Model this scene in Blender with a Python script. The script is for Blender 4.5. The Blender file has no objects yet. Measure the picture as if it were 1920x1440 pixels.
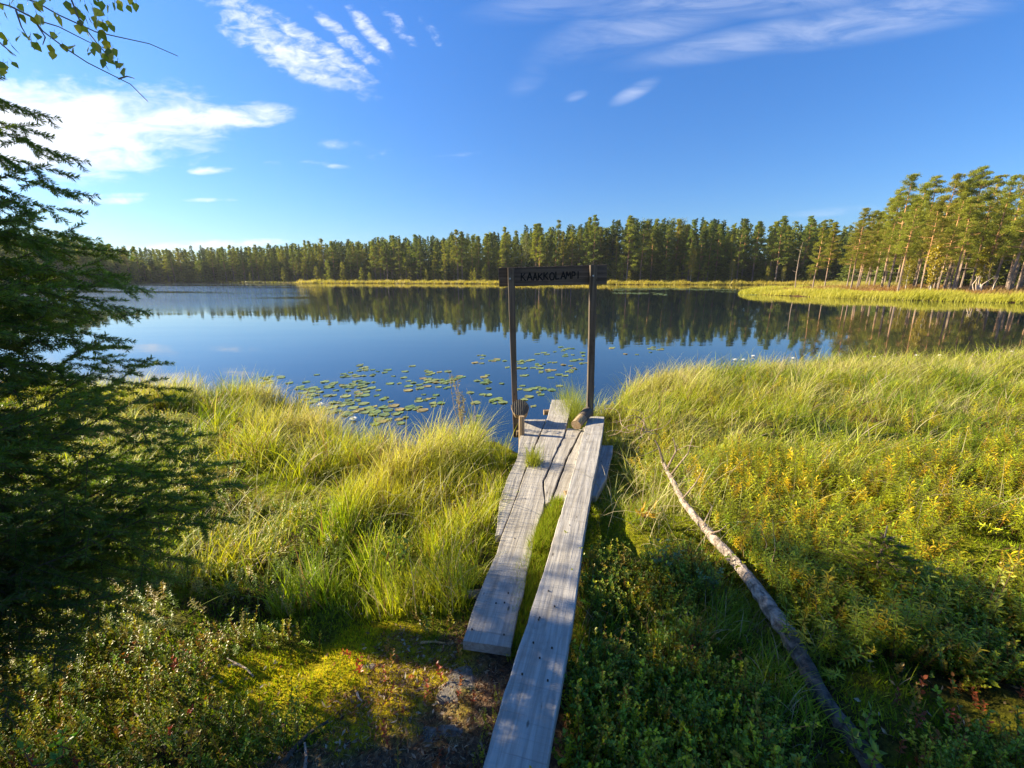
import bpy, math, random
import numpy as np
from mathutils import Vector, Matrix

rng = np.random.default_rng(7)
random.seed(7)
sc = bpy.context.scene
R = math.radians
PI = math.pi

# ------------------------------------------------------------------ camera
CAMH = 1.95
PITCH = math.atan(0.25)
F = 800.0
cam_d = bpy.data.cameras.new('camera')
cam = bpy.data.objects.new('camera', cam_d)
sc.collection.objects.link(cam)
cam.location = (0, 0, CAMH)
cam.rotation_euler = (PI/2 - PITCH, 0, 0)
cam_d.sensor_width = 36
cam_d.lens = 36*F/1920
cam_d.clip_start = 0.05
cam_d.clip_end = 3000
sc.camera = cam
cP, sP = math.cos(PITCH), math.sin(PITCH)

def ray(px, py):
    u = (px-960)/F; v = (720-py)/F
    return np.array([u, cP+v*sP, -sP+v*cP])
def U(px, py, t):                       # point at depth t behind a pixel of the photo
    return np.array([0, 0, CAMH]) + ray(px, py)*t
def G(px, py, z=0.0, s=0.0, y0=0.0):    # point on the plane z + s*(Y-y0)
    d = ray(px, py)
    t = (z - s*y0 - CAMH)/(d[2] - s*d[1])
    return np.array([0, 0, CAMH]) + d*t

# ------------------------------------------------------------------ light
SUN = Vector((-1.0, 0.26, 0.47)).normalized()
SUN_EL = math.asin(SUN.z)
SUN_AZ = math.atan2(SUN.x, SUN.y)       # clockwise from +Y
sun_d = bpy.data.lights.new('sun', 'SUN')
sun_d.energy = 5.0
sun_d.angle = R(0.6)
sun_d.color = (1.0, 0.86, 0.60)
sun_o = bpy.data.objects.new('sun', sun_d)
sc.collection.objects.link(sun_o)
sun_o.rotation_euler = (-SUN).to_track_quat('-Z', 'Y').to_euler()

sc.view_settings.view_transform = 'Standard'
sc.view_settings.look = 'None'
sc.view_settings.exposure = 1.6
sc.view_settings.gamma = 1
sc.cycles.max_bounces = 8
sc.cycles.transparent_max_bounces = 8
sc.cycles.diffuse_bounces = 3
sc.cycles.glossy_bounces = 3
sc.cycles.transmission_bounces = 4

class NT:
    def __init__(s, tree): s.t = tree; s.n = tree.nodes; s.l = tree.links
    def node(s, typ, **kw):
        n = s.n.new(typ)
        for k, v in kw.items(): setattr(n, k, v)
        return n
    def put(s, sock, v):
        if isinstance(v, bpy.types.NodeSocket): s.l.new(v, sock)
        elif v is not None: sock.default_value = v
    def m(s, op, a, b=None, c=None, clamp=False):
        n = s.n.new('ShaderNodeMath'); n.operation = op; n.use_clamp = clamp
        for i, v in enumerate((a, b, c)): s.put(n.inputs[i], v) if v is not None else None
        return n.outputs[0]
    def mix(s, f, a, b, blend='MIX'):
        n = s.n.new('ShaderNodeMix'); n.data_type = 'RGBA'; n.blend_type = blend
        s.put(n.inputs[0], f)
        for i, v in ((6, a), (7, b)):
            if isinstance(v, tuple) and len(v) == 3: v = (*v, 1)
            s.put(n.inputs[i], v)
        return n.outputs[2]
    def noise(s, vec, scale, detail=4, rough=0.55, dist=0.0):
        n = s.n.new('ShaderNodeTexNoise')
        if vec is not None: s.l.new(vec, n.inputs['Vector'])
        n.inputs['Scale'].default_value = scale; n.inputs['Detail'].default_value = detail
        n.inputs['Roughness'].default_value = rough; n.inputs['Distortion'].default_value = dist
        return n.outputs[0]
    def ramp(s, f, stops):
        n = s.n.new('ShaderNodeValToRGB'); s.put(n.inputs[0], f)
        e = n.color_ramp.elements
        while len(e) < len(stops): e.new(0.5)
        for k, (p, c) in enumerate(stops):
            e[k].position = p
            if not isinstance(c, tuple): c = (c, c, c)
            e[k].color = (*c, 1)
        return n.outputs[0]
    def smooth(s, v, a, b):
        n = s.n.new('ShaderNodeMapRange'); n.interpolation_type = 'SMOOTHSTEP'
        s.put(n.inputs[0], v); n.inputs[1].default_value = a; n.inputs[2].default_value = b
        return n.outputs[0]
    def mapping(s, vec, scale=(1, 1, 1), rot=(0, 0, 0), loc=(0, 0, 0)):
        n = s.n.new('ShaderNodeMapping'); s.l.new(vec, n.inputs[0])
        n.inputs[1].default_value = loc; n.inputs[2].default_value = rot; n.inputs[3].default_value = scale
        return n.outputs[0]

# ------------------------------------------------------------------ sky and cirrus
world = bpy.data.worlds.new('World')
sc.world = world
world.use_nodes = True
W = NT(world.node_tree)
W.n.clear()
sky = W.node('ShaderNodeTexSky', sky_type='NISHITA', sun_disc=False)
sky.sun_elevation = SUN_EL
sky.sun_rotation = SUN_AZ
sky.altitude = 100
sky.air_density = 1.0
sky.dust_density = 0.5
sky.ozone_density = 2.6
tc = W.node('ShaderNodeTexCoord')
sep = W.node('ShaderNodeSeparateXYZ'); W.l.new(tc.outputs['Generated'], sep.inputs[0])
dx, dy, dz = sep.outputs
dyc = W.m('MAXIMUM', dy, 0.05)
A = W.m('DIVIDE', dx, dyc)
B = W.m('DIVIDE', W.m('ABSOLUTE', dz), dyc)
front = W.smooth(dy, 0.1, 0.3)
comb = W.node('ShaderNodeCombineXYZ'); W.l.new(A, comb.inputs[0]); W.l.new(B, comb.inputs[1])
AB = comb.outputs[0]
# each cloud: pixel of its middle, half length and half width in pixels, tilt (deg, up to the right), streak tilt, density
CL = [
 (60, 250, 380, 84, 3, 8, 1.35), (0, 240, 250, 80, 0, 8, 1.5), (370, 220, 170, 26, 2, 10, 1.2), (255, 296, 110, 24, 2, 5, .9),
 (195, 327, 60, 9, 0, 0, .8), (190, 377, 80, 8, 2, 0, .9), (395, 319, 42, 8, 3, 0, .85), (215, 367, 90, 5, 2, 0, .6), (390, 375, 55, 4, 0, 0, .6),
 (360, 462, 170, 11, 3, 0, .95), (560, 108, 150, 34, -22, -28, .95), (600, 90, 120, 18, -30, -30, .9), (655, 78, 78, 14, -38, -34, .85),
 (693, 58, 54, 15, -45, -42, .9), (748, 50, 42, 14, -45, -42, .55), (810, 62, 36, 12, -45, -42, .45), (450, 20, 100, 30, -30, -30, .7),
 (500, 55, 110, 18, -30, -30, .6), (500, 305, 30, 5, 0, 0, .6), (612, 309, 45, 6, -5, 0, .55), (625, 271, 70, 10, 2, 0, .3),
 (720, 289, 45, 9, 4, 0, .4), (1190, 172, 46, 13, 24, 22, .5), (1080, 180, 22, 8, 15, 20, .45), (1100, 60, 120, 30, 22, 22, .30),
 (1250, 40, 240, 34, 14, 16, .42), (1440, 70, 260, 26, 9, 12, .52), (1640, 38, 280, 34, 8, 12, .50), (1360, 5, 320, 26, 2, 8, .5),
 (1570, 396, 90, 8, 4, 2, .4), (990, 150, 40, 22, 30, 30, .25), (870, 288, 70, 6, 3, 0, .3), (1020, 10, 140, 26, 6, 10, .3),
]
acc = acc2 = None
for (px, py, rl, rw, ang, st, den) in CL:
    d = ray(px, py); a0, b0 = d[0]/d[1], d[2]/d[1]
    k = 1/F/d[1]
    th = R(ang)
    la = W.m('SUBTRACT', A, a0); lb = W.m('SUBTRACT', B, b0)
    p = W.m('ADD', W.m('MULTIPLY', la, math.cos(th)/(rl*k)), W.m('MULTIPLY', lb, math.sin(th)/(rl*k)))
    q = W.m('SUBTRACT', W.m('MULTIPLY', lb, math.cos(th)/(rw*k)), W.m('MULTIPLY', la, math.sin(th)/(rw*k)))
    r2 = W.m('ADD', W.m('MULTIPLY', p, p), W.m('MULTIPLY', q, q))
    f = W.m('MULTIPLY', W.m('SUBTRACT', 1.0, W.m('MULTIPLY', r2, 0.62), clamp=True), den)
    if px > 980: acc2 = f if acc2 is None else W.m('MAXIMUM', acc2, f)
    else: acc = f if acc is None else W.m('MAXIMUM', acc, f)
warp = W.noise(AB, 3.0, 3)
n1 = W.noise(W.mapping(AB, (7, 26, 1), (0, 0, R(-12))), 1.3, 8, 0.62, 0.6)
n2 = W.noise(W.mapping(AB, (16, 40, 1), (0, 0, R(28))), 1.6, 7, 0.6, 0.5)
n3 = W.noise(AB, 9.0, 6, 0.6, 0.3)
leftmask = W.smooth(B, 0.34, 0.42)
streak = W.mix(leftmask, n1, n2)
stv = W.m('ADD', W.m('MULTIPLY', streak, 0.65), W.m('MULTIPLY', n3, 0.35))
val = W.m('ADD', acc, W.m('MULTIPLY', W.m('SUBTRACT', stv, 0.5), 3.2))
cl = W.smooth(val, 0.22, 1.45)
cl = W.m('MULTIPLY', cl, W.smooth(acc, 0.02, 0.35))
wisp = W.noise(W.mapping(AB, (3.0, 16, 1), (0, 0, R(-14))), 1.5, 7, 0.62, 0.8)
wsp = W.m('MULTIPLY', W.m('MULTIPLY', W.smooth(acc2, 0.0, .75), W.smooth(wisp, .22, .80)), .52)
cl = W.m('MAXIMUM', cl, wsp)
cl = W.m('MULTIPLY', cl, front)
cl = W.m('MULTIPLY', cl, 0.95)
hs = W.node('ShaderNodeHueSaturation'); W.l.new(sky.outputs[0], hs.inputs['Color'])
hs.inputs['Saturation'].default_value = 1.18
hs.inputs['Value'].default_value = 1.0
tint = W.mix(1.0, hs.outputs[0], W.ramp(W.m('ABSOLUTE', dz), [(0.0, (.35, .47, .63)), (.12, (.39, .54, .74)), (.45, (.43, .66, .95)), (1.0, (.44, .68, .96))]), 'MULTIPLY')
colr = W.mix(cl, tint, (4.9, 5.1, 5.5))
bg = W.node('ShaderNodeBackground'); W.l.new(colr, bg.inputs[0]); bg.inputs[1].default_value = 0.081
wo = W.node('ShaderNodeOutputWorld'); W.l.new(bg.outputs[0], wo.inputs[0])

# ------------------------------------------------------------------ helpers
def new_mat(name):
    m = bpy.data.materials.new(name); m.use_nodes = True
    t = NT(m.node_tree); t.n.clear()
    t.out = t.node('ShaderNodeOutputMaterial')
    return m, t

def mesh_np(name, V, Q, mat, C=None, smooth=False):
    V = np.asarray(V, dtype=np.float32); Q = np.asarray(Q, dtype=np.int32)
    me = bpy.data.meshes.new(name)
    me.vertices.add(len(V)); me.vertices.foreach_set('co', V.ravel())
    me.loops.add(Q.size); me.loops.foreach_set('vertex_index', Q.ravel())
    me.polygons.add(len(Q))
    me.polygons.foreach_set('loop_start', np.arange(0, Q.size, 4, dtype=np.int32))
    me.polygons.foreach_set('loop_total', np.full(len(Q), 4, dtype=np.int32))
    me.polygons.foreach_set('use_smooth', np.full(len(Q), smooth, dtype=bool))
    me.update(calc_edges=True)
    if C is not None:
        at = me.color_attributes.new('Col', 'FLOAT_COLOR', 'POINT')
        C4 = np.ones((len(V), 4), dtype=np.float32); C4[:, :3] = C
        at.data.foreach_set('color', C4.ravel())
    if mat: me.materials.append(mat)
    return me

def link(name, me, parent=None, loc=(0, 0, 0), rot=(0, 0, 0), scale=(1, 1, 1)):
    o = bpy.data.objects.new(name, me); sc.collection.objects.link(o)
    o.location = loc; o.rotation_euler = rot; o.scale = scale
    if parent: o.parent = parent
    return o
def tag(o, label=None, cat=None, group=None, kind=None):
    if label: o['label'] = label
    if cat: o['category'] = cat
    if group: o['group'] = group
    if kind: o['kind'] = kind
    return o

class Geo:
    def __init__(s): s.V = []; s.Q = []; s.C = []; s.n = 0
    def add(s, V, Q, C=(1, 1, 1)):
        V = np.asarray(V, dtype=np.float32).reshape(-1, 3); Q = np.asarray(Q, dtype=np.int64).reshape(-1, 4)
        C = np.broadcast_to(np.asarray(C, dtype=np.float32), (len(V), 3))
        s.V.append(V); s.Q.append(Q+s.n); s.C.append(C); s.n += len(V)
    def arr(s): return np.concatenate(s.V), np.concatenate(s.Q), np.concatenate(s.C)
    def mesh(s, name, mat, smooth=False):
        V, Q, C = s.arr(); return mesh_np(name, V, Q, mat, C, smooth)

def tube(g, pts, rad, k=6, col=(1, 1, 1), rough=0.0):
    pts = np.asarray(pts, float); n = len(pts)
    rad = np.broadcast_to(np.asarray(rad, float), (n,))
    tan = np.gradient(pts, axis=0); tan /= np.linalg.norm(tan, axis=1)[:, None]+1e-9
    up = np.array([0, 0, 1.0]) if abs(tan[0, 2]) < 0.9 else np.array([1.0, 0, 0])
    V = []
    for i in range(n):
        a = np.cross(tan[i], up); a /= np.linalg.norm(a)+1e-9
        b = np.cross(tan[i], a); up = -b if False else up
        ang = np.arange(k)*2*PI/k
        r = rad[i]*(1+rough*(rng.random(k)-.5))
        V.append(pts[i]+np.outer(np.cos(ang)*r, a)+np.outer(np.sin(ang)*r, b))
    V = np.concatenate(V)
    i = np.arange(n-1)[:, None]*k; j = np.arange(k)[None, :]; j2 = (j+1) % k
    Q = np.stack([i+j, i+j2, i+k+j2, i+k+j], -1).reshape(-1, 4)
    g.add(V, Q, col)
    # end caps as fans of quads (k even)
    if k % 2 == 0 and k >= 4:
        for base, c in ((0, pts[0]), ((n-1)*k, pts[-1])):
            W_ = np.concatenate([V[base:base+k], [c]])
            Qc = [[k, m, (m+1) % k, (m+2) % k] for m in range(0, k, 2)]
            g.add(W_, Qc, col)

def rotm(az, tilt=None, roll=None):
    """N rotation matrices: tilt about X then azimuth about Z (after roll about Z)"""
    n = len(az)
    def Rz(a):
        M = np.zeros((n, 3, 3)); M[:, 0, 0] = np.cos(a); M[:, 0, 1] = -np.sin(a); M[:, 1, 0] = np.sin(a); M[:, 1, 1] = np.cos(a); M[:, 2, 2] = 1
        return M
    M = Rz(az)
    if tilt is not None:
        T = np.zeros((n, 3, 3)); T[:, 0, 0] = 1; T[:, 1, 1] = np.cos(tilt); T[:, 1, 2] = -np.sin(tilt); T[:, 2, 1] = np.sin(tilt); T[:, 2, 2] = np.cos(tilt)
        M = M@T
    if roll is not None: M = M@Rz(roll)
    return M

def bake(tmpl, M, P, S=None, tint=None):
    """copies of a template (V,Q,C) by rotations M, positions P, scales S"""
    V, Q, C = tmpl
    n = len(P)
    X = np.einsum('nij,vj->nvi', M, V)
    if S is not None: X *= np.asarray(S).reshape(n, 1, -1)
    X += P[:, None, :]
    QQ = Q[None]+np.arange(n)[:, None, None]*len(V)
    CC = np.broadcast_to(C[None], (n, len(V), 3))
    if tint is not None: CC = CC*tint[:, None, :]
    return X.reshape(-1, 3), QQ.reshape(-1, 4), CC.reshape(-1, 3)

def rand_quads(P, L, Wd, D=None, fold=0.3):
    """leaf-like quads at P (N,3), long axis D (or random)"""
    n = len(P)
    if D is None: D = rng.normal(size=(n, 3))
    D = D/np.linalg.norm(D, axis=1)[:, None]
    S = np.cross(D, rng.normal(size=(n, 3))); S /= np.linalg.norm(S, axis=1)[:, None]+1e-9
    N = np.cross(D, S)
    L = np.broadcast_to(L, (n,))[:, None]; Wd = np.broadcast_to(Wd, (n,))[:, None]
    V = np.stack([P, P+D*L*.45+S*Wd*.5+N*Wd*fold*.5, P+D*L, P+D*L*.45-S*Wd*.5+N*Wd*fold*.5], 1).reshape(-1, 3)
    Q = np.arange(n*4).reshape(-1, 4)
    return V, Q

def blades(P, L, w, az, lean, bend, col, seg=4, tipcol=None):
    """ribbon grass: N blades"""
    n = len(P)
    t = np.linspace(0, 1, seg+1)
    th = lean[:, None]+bend[:, None]*t[None]**1.3
    step = L[:, None]/seg
    hx = np.concatenate([np.zeros((n, 1)), np.cumsum(np.sin(th[:, 1:])*step, 1)], 1)
    hz = np.concatenate([np.zeros((n, 1)), np.cumsum(np.cos(th[:, 1:])*step, 1)], 1)
    cx = P[:, None, 0]+hx*np.cos(az)[:, None]; cy = P[:, None, 1]+hx*np.sin(az)[:, None]; cz = P[:, None, 2]+hz
    ctr = np.stack([cx, cy, cz], -1)
    sa = az+PI/2+rng.normal(0, .7, n)
    side = np.stack([np.cos(sa), np.sin(sa), np.zeros(n)], -1)[:, None, :]
    ww = (w[:, None]*(1-t[None]**1.6*0.93))[..., None]*.5
    V = np.stack([ctr-side*ww, ctr+side*ww], 2).reshape(n, -1, 3)
    nv = 2*(seg+1)
    k = np.arange(seg)*2
    q = np.stack([k, k+1, k+3, k+2], -1)
    Q = (q[None]+np.arange(n)[:, None, None]*nv).reshape(-1, 4)
    tc_ = col if tipcol is None else tipcol
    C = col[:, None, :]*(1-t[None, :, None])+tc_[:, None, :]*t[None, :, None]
    C = np.repeat(C, 2, axis=1).reshape(-1, 3)
    return V.reshape(-1, 3), Q, C

_tab = np.random.default_rng(3).random((256, 256))
def vnoise(x, y, s=1.0, off=0):
    x = np.asarray(x, float)*s+off*17.3+1000; y = np.asarray(y, float)*s+off*7.7+1000
    xi = np.floor(x).astype(int); yi = np.floor(y).astype(int)
    fx = x-xi; fy = y-yi; fx = fx*fx*(3-2*fx); fy = fy*fy*(3-2*fy)
    g = lambda a, b: _tab[a % 256, b % 256]
    return (g(xi, yi)*(1-fx)+g(xi+1, yi)*fx)*(1-fy)+(g(xi, yi+1)*(1-fx)+g(xi+1, yi+1)*fx)*fy
def fbm(x, y, s=1.0, off=0, o=3):
    v = 0; a = .5; tot = 0
    for i in range(o): v = v+a*vnoise(x, y, s*2**i, off+i*3); tot += a; a *= .5
    return v/tot
def sstep(v, a, b):
    t = np.clip((v-a)/(b-a), 0, 1); return t*t*(3-2*t)

# ------------------------------------------------------------------ lake outline and ground height
LAKE = np.array([
 (-0.75, 4.75), (-1.05, 4.35), (-1.5, 4.45), (-2.2, 4.75), (-2.7, 5.5), (-3.3, 6.2), (-4.2, 6.4), (-6, 6.3), (-9, 7.4), (-14, 9), (-25, 14), (-50, 25), (-80, 45), (-100, 70),
 (-102, 92), (-101, 104), (-110, 125), (-124, 152), (-105, 159), (-86, 155), (-64, 148), (-45, 144), (-20, 137), (0, 131), (18, 125), (35, 120), (60, 116), (76, 111),
 (74, 96), (60, 80), (45, 67), (33, 59), (28.5, 54), (29.5, 48), (32, 42), (35.5, 37.5), (40, 34), (50, 29), (62, 24), (50, 17), (32, 13), (20, 10.8), (13, 9.6), (9, 8.8), (6, 8.4),
 (3.6, 8.0), (2.3, 7.3), (1.7, 6.3), (1.2, 5.7), (0.98, 5.35), (0.97, 4.7), (0.9, 4.35), (0.1, 4.35), (-0.2, 4.75)], float)

def lake_sd(x, y):
    """signed distance to the lake outline, positive on land"""
    x = np.asarray(x, float).ravel(); y = np.asarray(y, float).ravel()
    best = np.full(x.shape, 1e9); inside = np.zeros(x.shape, bool)
    n = len(LAKE)
    for i in range(n):
        ax, ay = LAKE[i]; bx, by = LAKE[(i+1) % n]
        ex, ey = bx-ax, by-ay
        t = np.clip(((x-ax)*ex+(y-ay)*ey)/(ex*ex+ey*ey), 0, 1)
        d = np.hypot(x-ax-t*ex, y-ay-t*ey); best = np.minimum(best, d)
        c = ((ay > y) != (by > y)) & (x < ex*(y-ay)/(ey if ey else 1e-9)+ax)
        inside ^= c
    return np.where(inside, -best, best)

# fall of the boardwalk and the raised beam (world lines, used to keep the ground under them)
def walk_mask(x, y):
    cx = -0.11+(y-1.54)*0.205
    return sstep(0.62-np.abs(x-cx-0.10), 0, .3)*sstep(y, .2, 1.2)*(1-sstep(y, 5.4, 5.8))
def ground_z(x, y):
    x = np.asarray(x, float); y = np.asarray(y, float)
    sh = x.shape
    d = lake_sd(x, y).reshape(sh)
    near = 1-sstep(np.hypot(x, y), 18, 40)
    z = np.where(d > 0, 0.06+0.30*(1-np.exp(-np.maximum(d, 0)/1.1))+0.06*sstep(d, 2, 6)+np.minimum(np.maximum(d-12, 0)*.02, 3)*(1-near), 0.06+np.maximum(d*.75, -1.5))
    hm = (fbm(x, y, 1.7, 1, 3)-.5)*.22+(fbm(x, y, 5.5, 5, 2)-.5)*.085
    wm = walk_mask(x, y)
    land = sstep(d, -.1, .5)
    z = z+hm*land*(1-wm)*(0.45+.55*near)
    z = z*(1-wm*land)+wm*land*(0.345-0.035*(y-1.5)+(fbm(x, y, 6, 2, 2)-.5)*.03)
    # bare trodden patch bottom left of the walk
    bp = sstep(1.0-np.hypot((x+.32)/.75, (y-1.15)/.62), 0, .4)
    z = z*(1-bp)+bp*(0.345+(fbm(x, y, 7, 9, 3)-.5)*.04)
    # right of the fallen trunk the bog rises a little
    z = z+0.06*sstep(x, 1.4, 2.6)*near*land
    return z

def litter_mask(x, y):
    a = sstep(1.0-np.hypot((x+.20)/.52, (y-1.24)/.52)+(fbm(x, y, 4, 11, 3)-.5)*.9, 0, .35)
    b = sstep(1.0-np.hypot((x+.62)/.50, (y-.92)/.30)+(fbm(x, y, 4, 12, 3)-.5)*.9, 0, .35)
    return np.maximum(a, b*.8)
def moss_mask(x, y):       # the bright yellow cushion moss
    return sstep(1.0-np.hypot((x+.72)/.54, (y-1.44)/.32)+(fbm(x, y, 5, 13, 3)-.5)*1.1, 0, .35)

def axis_pts(lo, hi, step, far_lo, far_hi, g=1.13):
    mid = list(np.arange(lo, hi+1e-6, step))
    a = []; v = hi; s = step
    while v < far_hi: s *= g; v += s; a.append(v)
    b = []; v = lo; s = step
    while v > far_lo: s *= g; v -= s; b.append(v)
    return np.array(b[::-1]+mid+a)
gx = axis_pts(-4.5, 7.5, .04, -900, 900, 1.055)
gy = axis_pts(0.4, 8.8, .04, -60, 1200, 1.055)
XX, YY = np.meshgrid(gx, gy)
ZZ = ground_z(XX, YY)
nx, ny = len(gx), len(gy)
V = np.stack([XX, YY, ZZ], -1).reshape(-1, 3)
i = np.arange(ny-1)[:, None]*nx; j = np.arange(nx-1)[None]
Q = np.stack([i+j, i+j+1, i+j+1+nx, i+j+nx], -1).reshape(-1, 4)
x, y = V[:, 0], V[:, 1]
n_a = fbm(x, y, 1.3, 21, 3)[:, None]; n_b = fbm(x, y, 4.0, 25, 3)[:, None]
gcol = np.array([.11, .14, .008])*(1-n_a)+np.array([.26, .24, .010])*n_a
brownish = sstep(n_b, .52, .72)
gcol = gcol*(1-brownish)+np.array([.075, .05, .018])*brownish
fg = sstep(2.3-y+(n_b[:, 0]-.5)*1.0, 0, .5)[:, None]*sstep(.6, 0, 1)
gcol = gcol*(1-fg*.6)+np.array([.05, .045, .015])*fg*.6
lm = litter_mask(x, y)[:, None]; gcol = gcol*(1-lm)+np.array([.20, .135, .09])*lm
mm = moss_mask(x, y)[:, None]; gcol = gcol*(1-mm)+np.array([.36, .30, .008])*mm
far = sstep(np.hypot(x, y), 25, 35)[:, None]
gcol = gcol*(1-far)+np.array([.10, .055, .022])*far
gm, T = new_mat('ground_moss_and_peat')
att = T.node('ShaderNodeAttribute', attribute_name='Col')
geo = T.node('ShaderNodeNewGeometry')
nz = T.noise(geo.outputs['Position'], 38, 5, .65)
nz2 = T.noise(geo.outputs['Position'], 160, 3, .6)
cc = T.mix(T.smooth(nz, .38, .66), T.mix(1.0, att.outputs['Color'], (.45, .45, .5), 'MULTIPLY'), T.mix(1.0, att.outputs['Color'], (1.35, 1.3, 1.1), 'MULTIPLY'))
b = T.node('ShaderNodeBsdfPrincipled'); T.l.new(cc, b.inputs['Base Color']); b.inputs['Roughness'].default_value = .95
b.inputs['Specular IOR Level'].default_value = .15
bp_ = T.node('ShaderNodeBump'); T.l.new(T.m('ADD', nz, T.m('MULTIPLY', nz2, .5)), bp_.inputs['Height']); bp_.inputs['Distance'].default_value = .02; bp_.inputs['Strength'].default_value = .9
T.l.new(bp_.outputs[0], b.inputs['Normal']); T.l.new(b.outputs[0], T.out.inputs[0])
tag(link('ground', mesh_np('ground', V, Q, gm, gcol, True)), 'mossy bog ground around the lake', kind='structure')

# ------------------------------------------------------------------ water
wm_, T = new_mat('lake_water')
geo = T.node('ShaderNodeNewGeometry')
pos = geo.outputs['Position']
s3 = T.node('ShaderNodeSeparateXYZ'); T.l.new(pos, s3.inputs[0])
X_, Y_ = s3.outputs[0], s3.outputs[1]
b = T.node('ShaderNodeBsdfPrincipled')
b.inputs['Base Color'].default_value = (.006, .014, .022, 1)
b.inputs['Roughness'].default_value = .015
b.inputs['IOR'].default_value = 2.2
fine = T.noise(T.mapping(pos, (1, 1.6, 1)), 2.2, 3, .5)
swell = T.noise(T.mapping(pos, (.35, 1.0, 1)), .5, 2, .5)
# wind ruffles the far left of the lake in bands
band = T.noise(T.mapping(pos, (.012, .05, 1), (0, 0, R(-6))), 1.0, 2, .5)
wl = T.m('ADD', X_, T.m('MULTIPLY', Y_, .42))
wind = T.m('MULTIPLY', T.m('MULTIPLY', T.smooth(wl, 2.0, -14.0), T.smooth(Y_, 22, 42)), T.smooth(band, .36, .52))
rip = T.noise(T.mapping(pos, (.8, 2.6, 1)), 2.4, 3, .6)
hgt = T.m('ADD', T.m('ADD', T.m('MULTIPLY', fine, .0010), T.m('MULTIPLY', swell, .0045)), T.m('MULTIPLY', T.m('MULTIPLY', rip, wind), .05))
bp_ = T.node('ShaderNodeBump'); T.l.new(hgt, bp_.inputs['Height']); bp_.inputs['Distance'].default_value = 1.0; bp_.inputs['Strength'].default_value = 1.0
T.l.new(bp_.outputs[0], b.inputs['Normal']); T.l.new(b.outputs[0], T.out.inputs[0])
Vw = np.array([(-400, -5, 0), (400, -5, 0), (400, 400, 0), (-400, 400, 0)], float)
tag(link('water', mesh_np('water', Vw, [[0, 1, 2, 3]], wm_)), 'calm dark lake water mirroring the forest', kind='structure')

# ------------------------------------------------------------------ foliage and bark materials
def leaf_mat(name, trans=.4, rough=.55, spec=.3, jitter=.25, tr_tint=(1.25, 1.25, .6)):
    m, T = new_mat(name)
    att = T.node('ShaderNodeAttribute', attribute_name='Col')
    oi = T.node('ShaderNodeObjectInfo')
    v = T.m('ADD', T.m('MULTIPLY', oi.outputs['Random'], jitter), 1-jitter/2)
    h = T.node('ShaderNodeHueSaturation'); T.l.new(att.outputs['Color'], h.inputs['Color']); T.l.new(v, h.inputs['Value'])
    T.l.new(T.m('ADD', T.m('MULTIPLY', T.m('FRACT', T.m('MULTIPLY', oi.outputs['Random'], 7.3)), .03), .485), h.inputs['Hue'])
    b = T.node('ShaderNodeBsdfPrincipled'); T.l.new(h.outputs[0], b.inputs['Base Color'])
    b.inputs['Roughness'].default_value = rough; b.inputs['Specular IOR Level'].default_value = spec
    tr = T.node('ShaderNodeBsdfTranslucent'); T.l.new(T.mix(1.0, h.outputs[0], tr_tint, 'MULTIPLY'), tr.inputs[0])
    mx = T.node('ShaderNodeMixShader'); mx.inputs[0].default_value = trans
    T.l.new(b.outputs[0], mx.inputs[1]); T.l.new(tr.outputs[0], mx.inputs[2]); T.l.new(mx.outputs[0], T.out.inputs[0])
    return m
M_grass = leaf_mat('sedge_blades', .45, .5, .35, 0)
M_leaf = leaf_mat('shrub_leaves', .4, .38, .5, 0)
M_needle = leaf_mat('spruce_needles', .42, .42, .45, .15, (1.3, 1.5, .4))
M_pine = leaf_mat('pine_needles', .4, .6, .2, .35, (1.2, 1.2, .5))
M_moss = leaf_mat('moss_fibres', .4, .8, .1, 0)
M_pad = leaf_mat('lily_pad', .12, .4, .35, .35)

def bark_mat(name, c1, c2, sc_=6.0, rough=.9, zs=.25):
    m, T = new_mat(name)
    tc = T.node('ShaderNodeTexCoord')
    n = T.noise(T.mapping(tc.outputs['Object'], (1, 1, zs)), sc_, 5, .65)
    c = T.mix(T.smooth(n, .35, .65), c1, c2)
    att = T.node('ShaderNodeAttribute', attribute_name='Col')
    c = T.mix(1.0, c, att.outputs['Color'], 'MULTIPLY')
    b = T.node('ShaderNodeBsdfPrincipled'); T.l.new(c, b.inputs['Base Color']); b.inputs['Roughness'].default_value = rough
    bp_ = T.node('ShaderNodeBump'); T.l.new(n, bp_.inputs['Height']); bp_.inputs['Distance'].default_value = .02
    T.l.new(bp_.outputs[0], b.inputs['Normal']); T.l.new(b.outputs[0], T.out.inputs[0])
    return m
M_bark = bark_mat('conifer_bark', (.16, .11, .075), (.30, .24, .18), 8)
M_pinebark = bark_mat('pine_bark', (.55, .5, .45), (1, 1, 1), 3)
M_birchbark = bark_mat('birch_bark', (.75, .72, .68), (.45, .42, .38), 5, .7, 3)
M_twig = bark_mat('bare_twig', (.16, .12, .09), (.30, .25, .20), 40)

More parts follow.
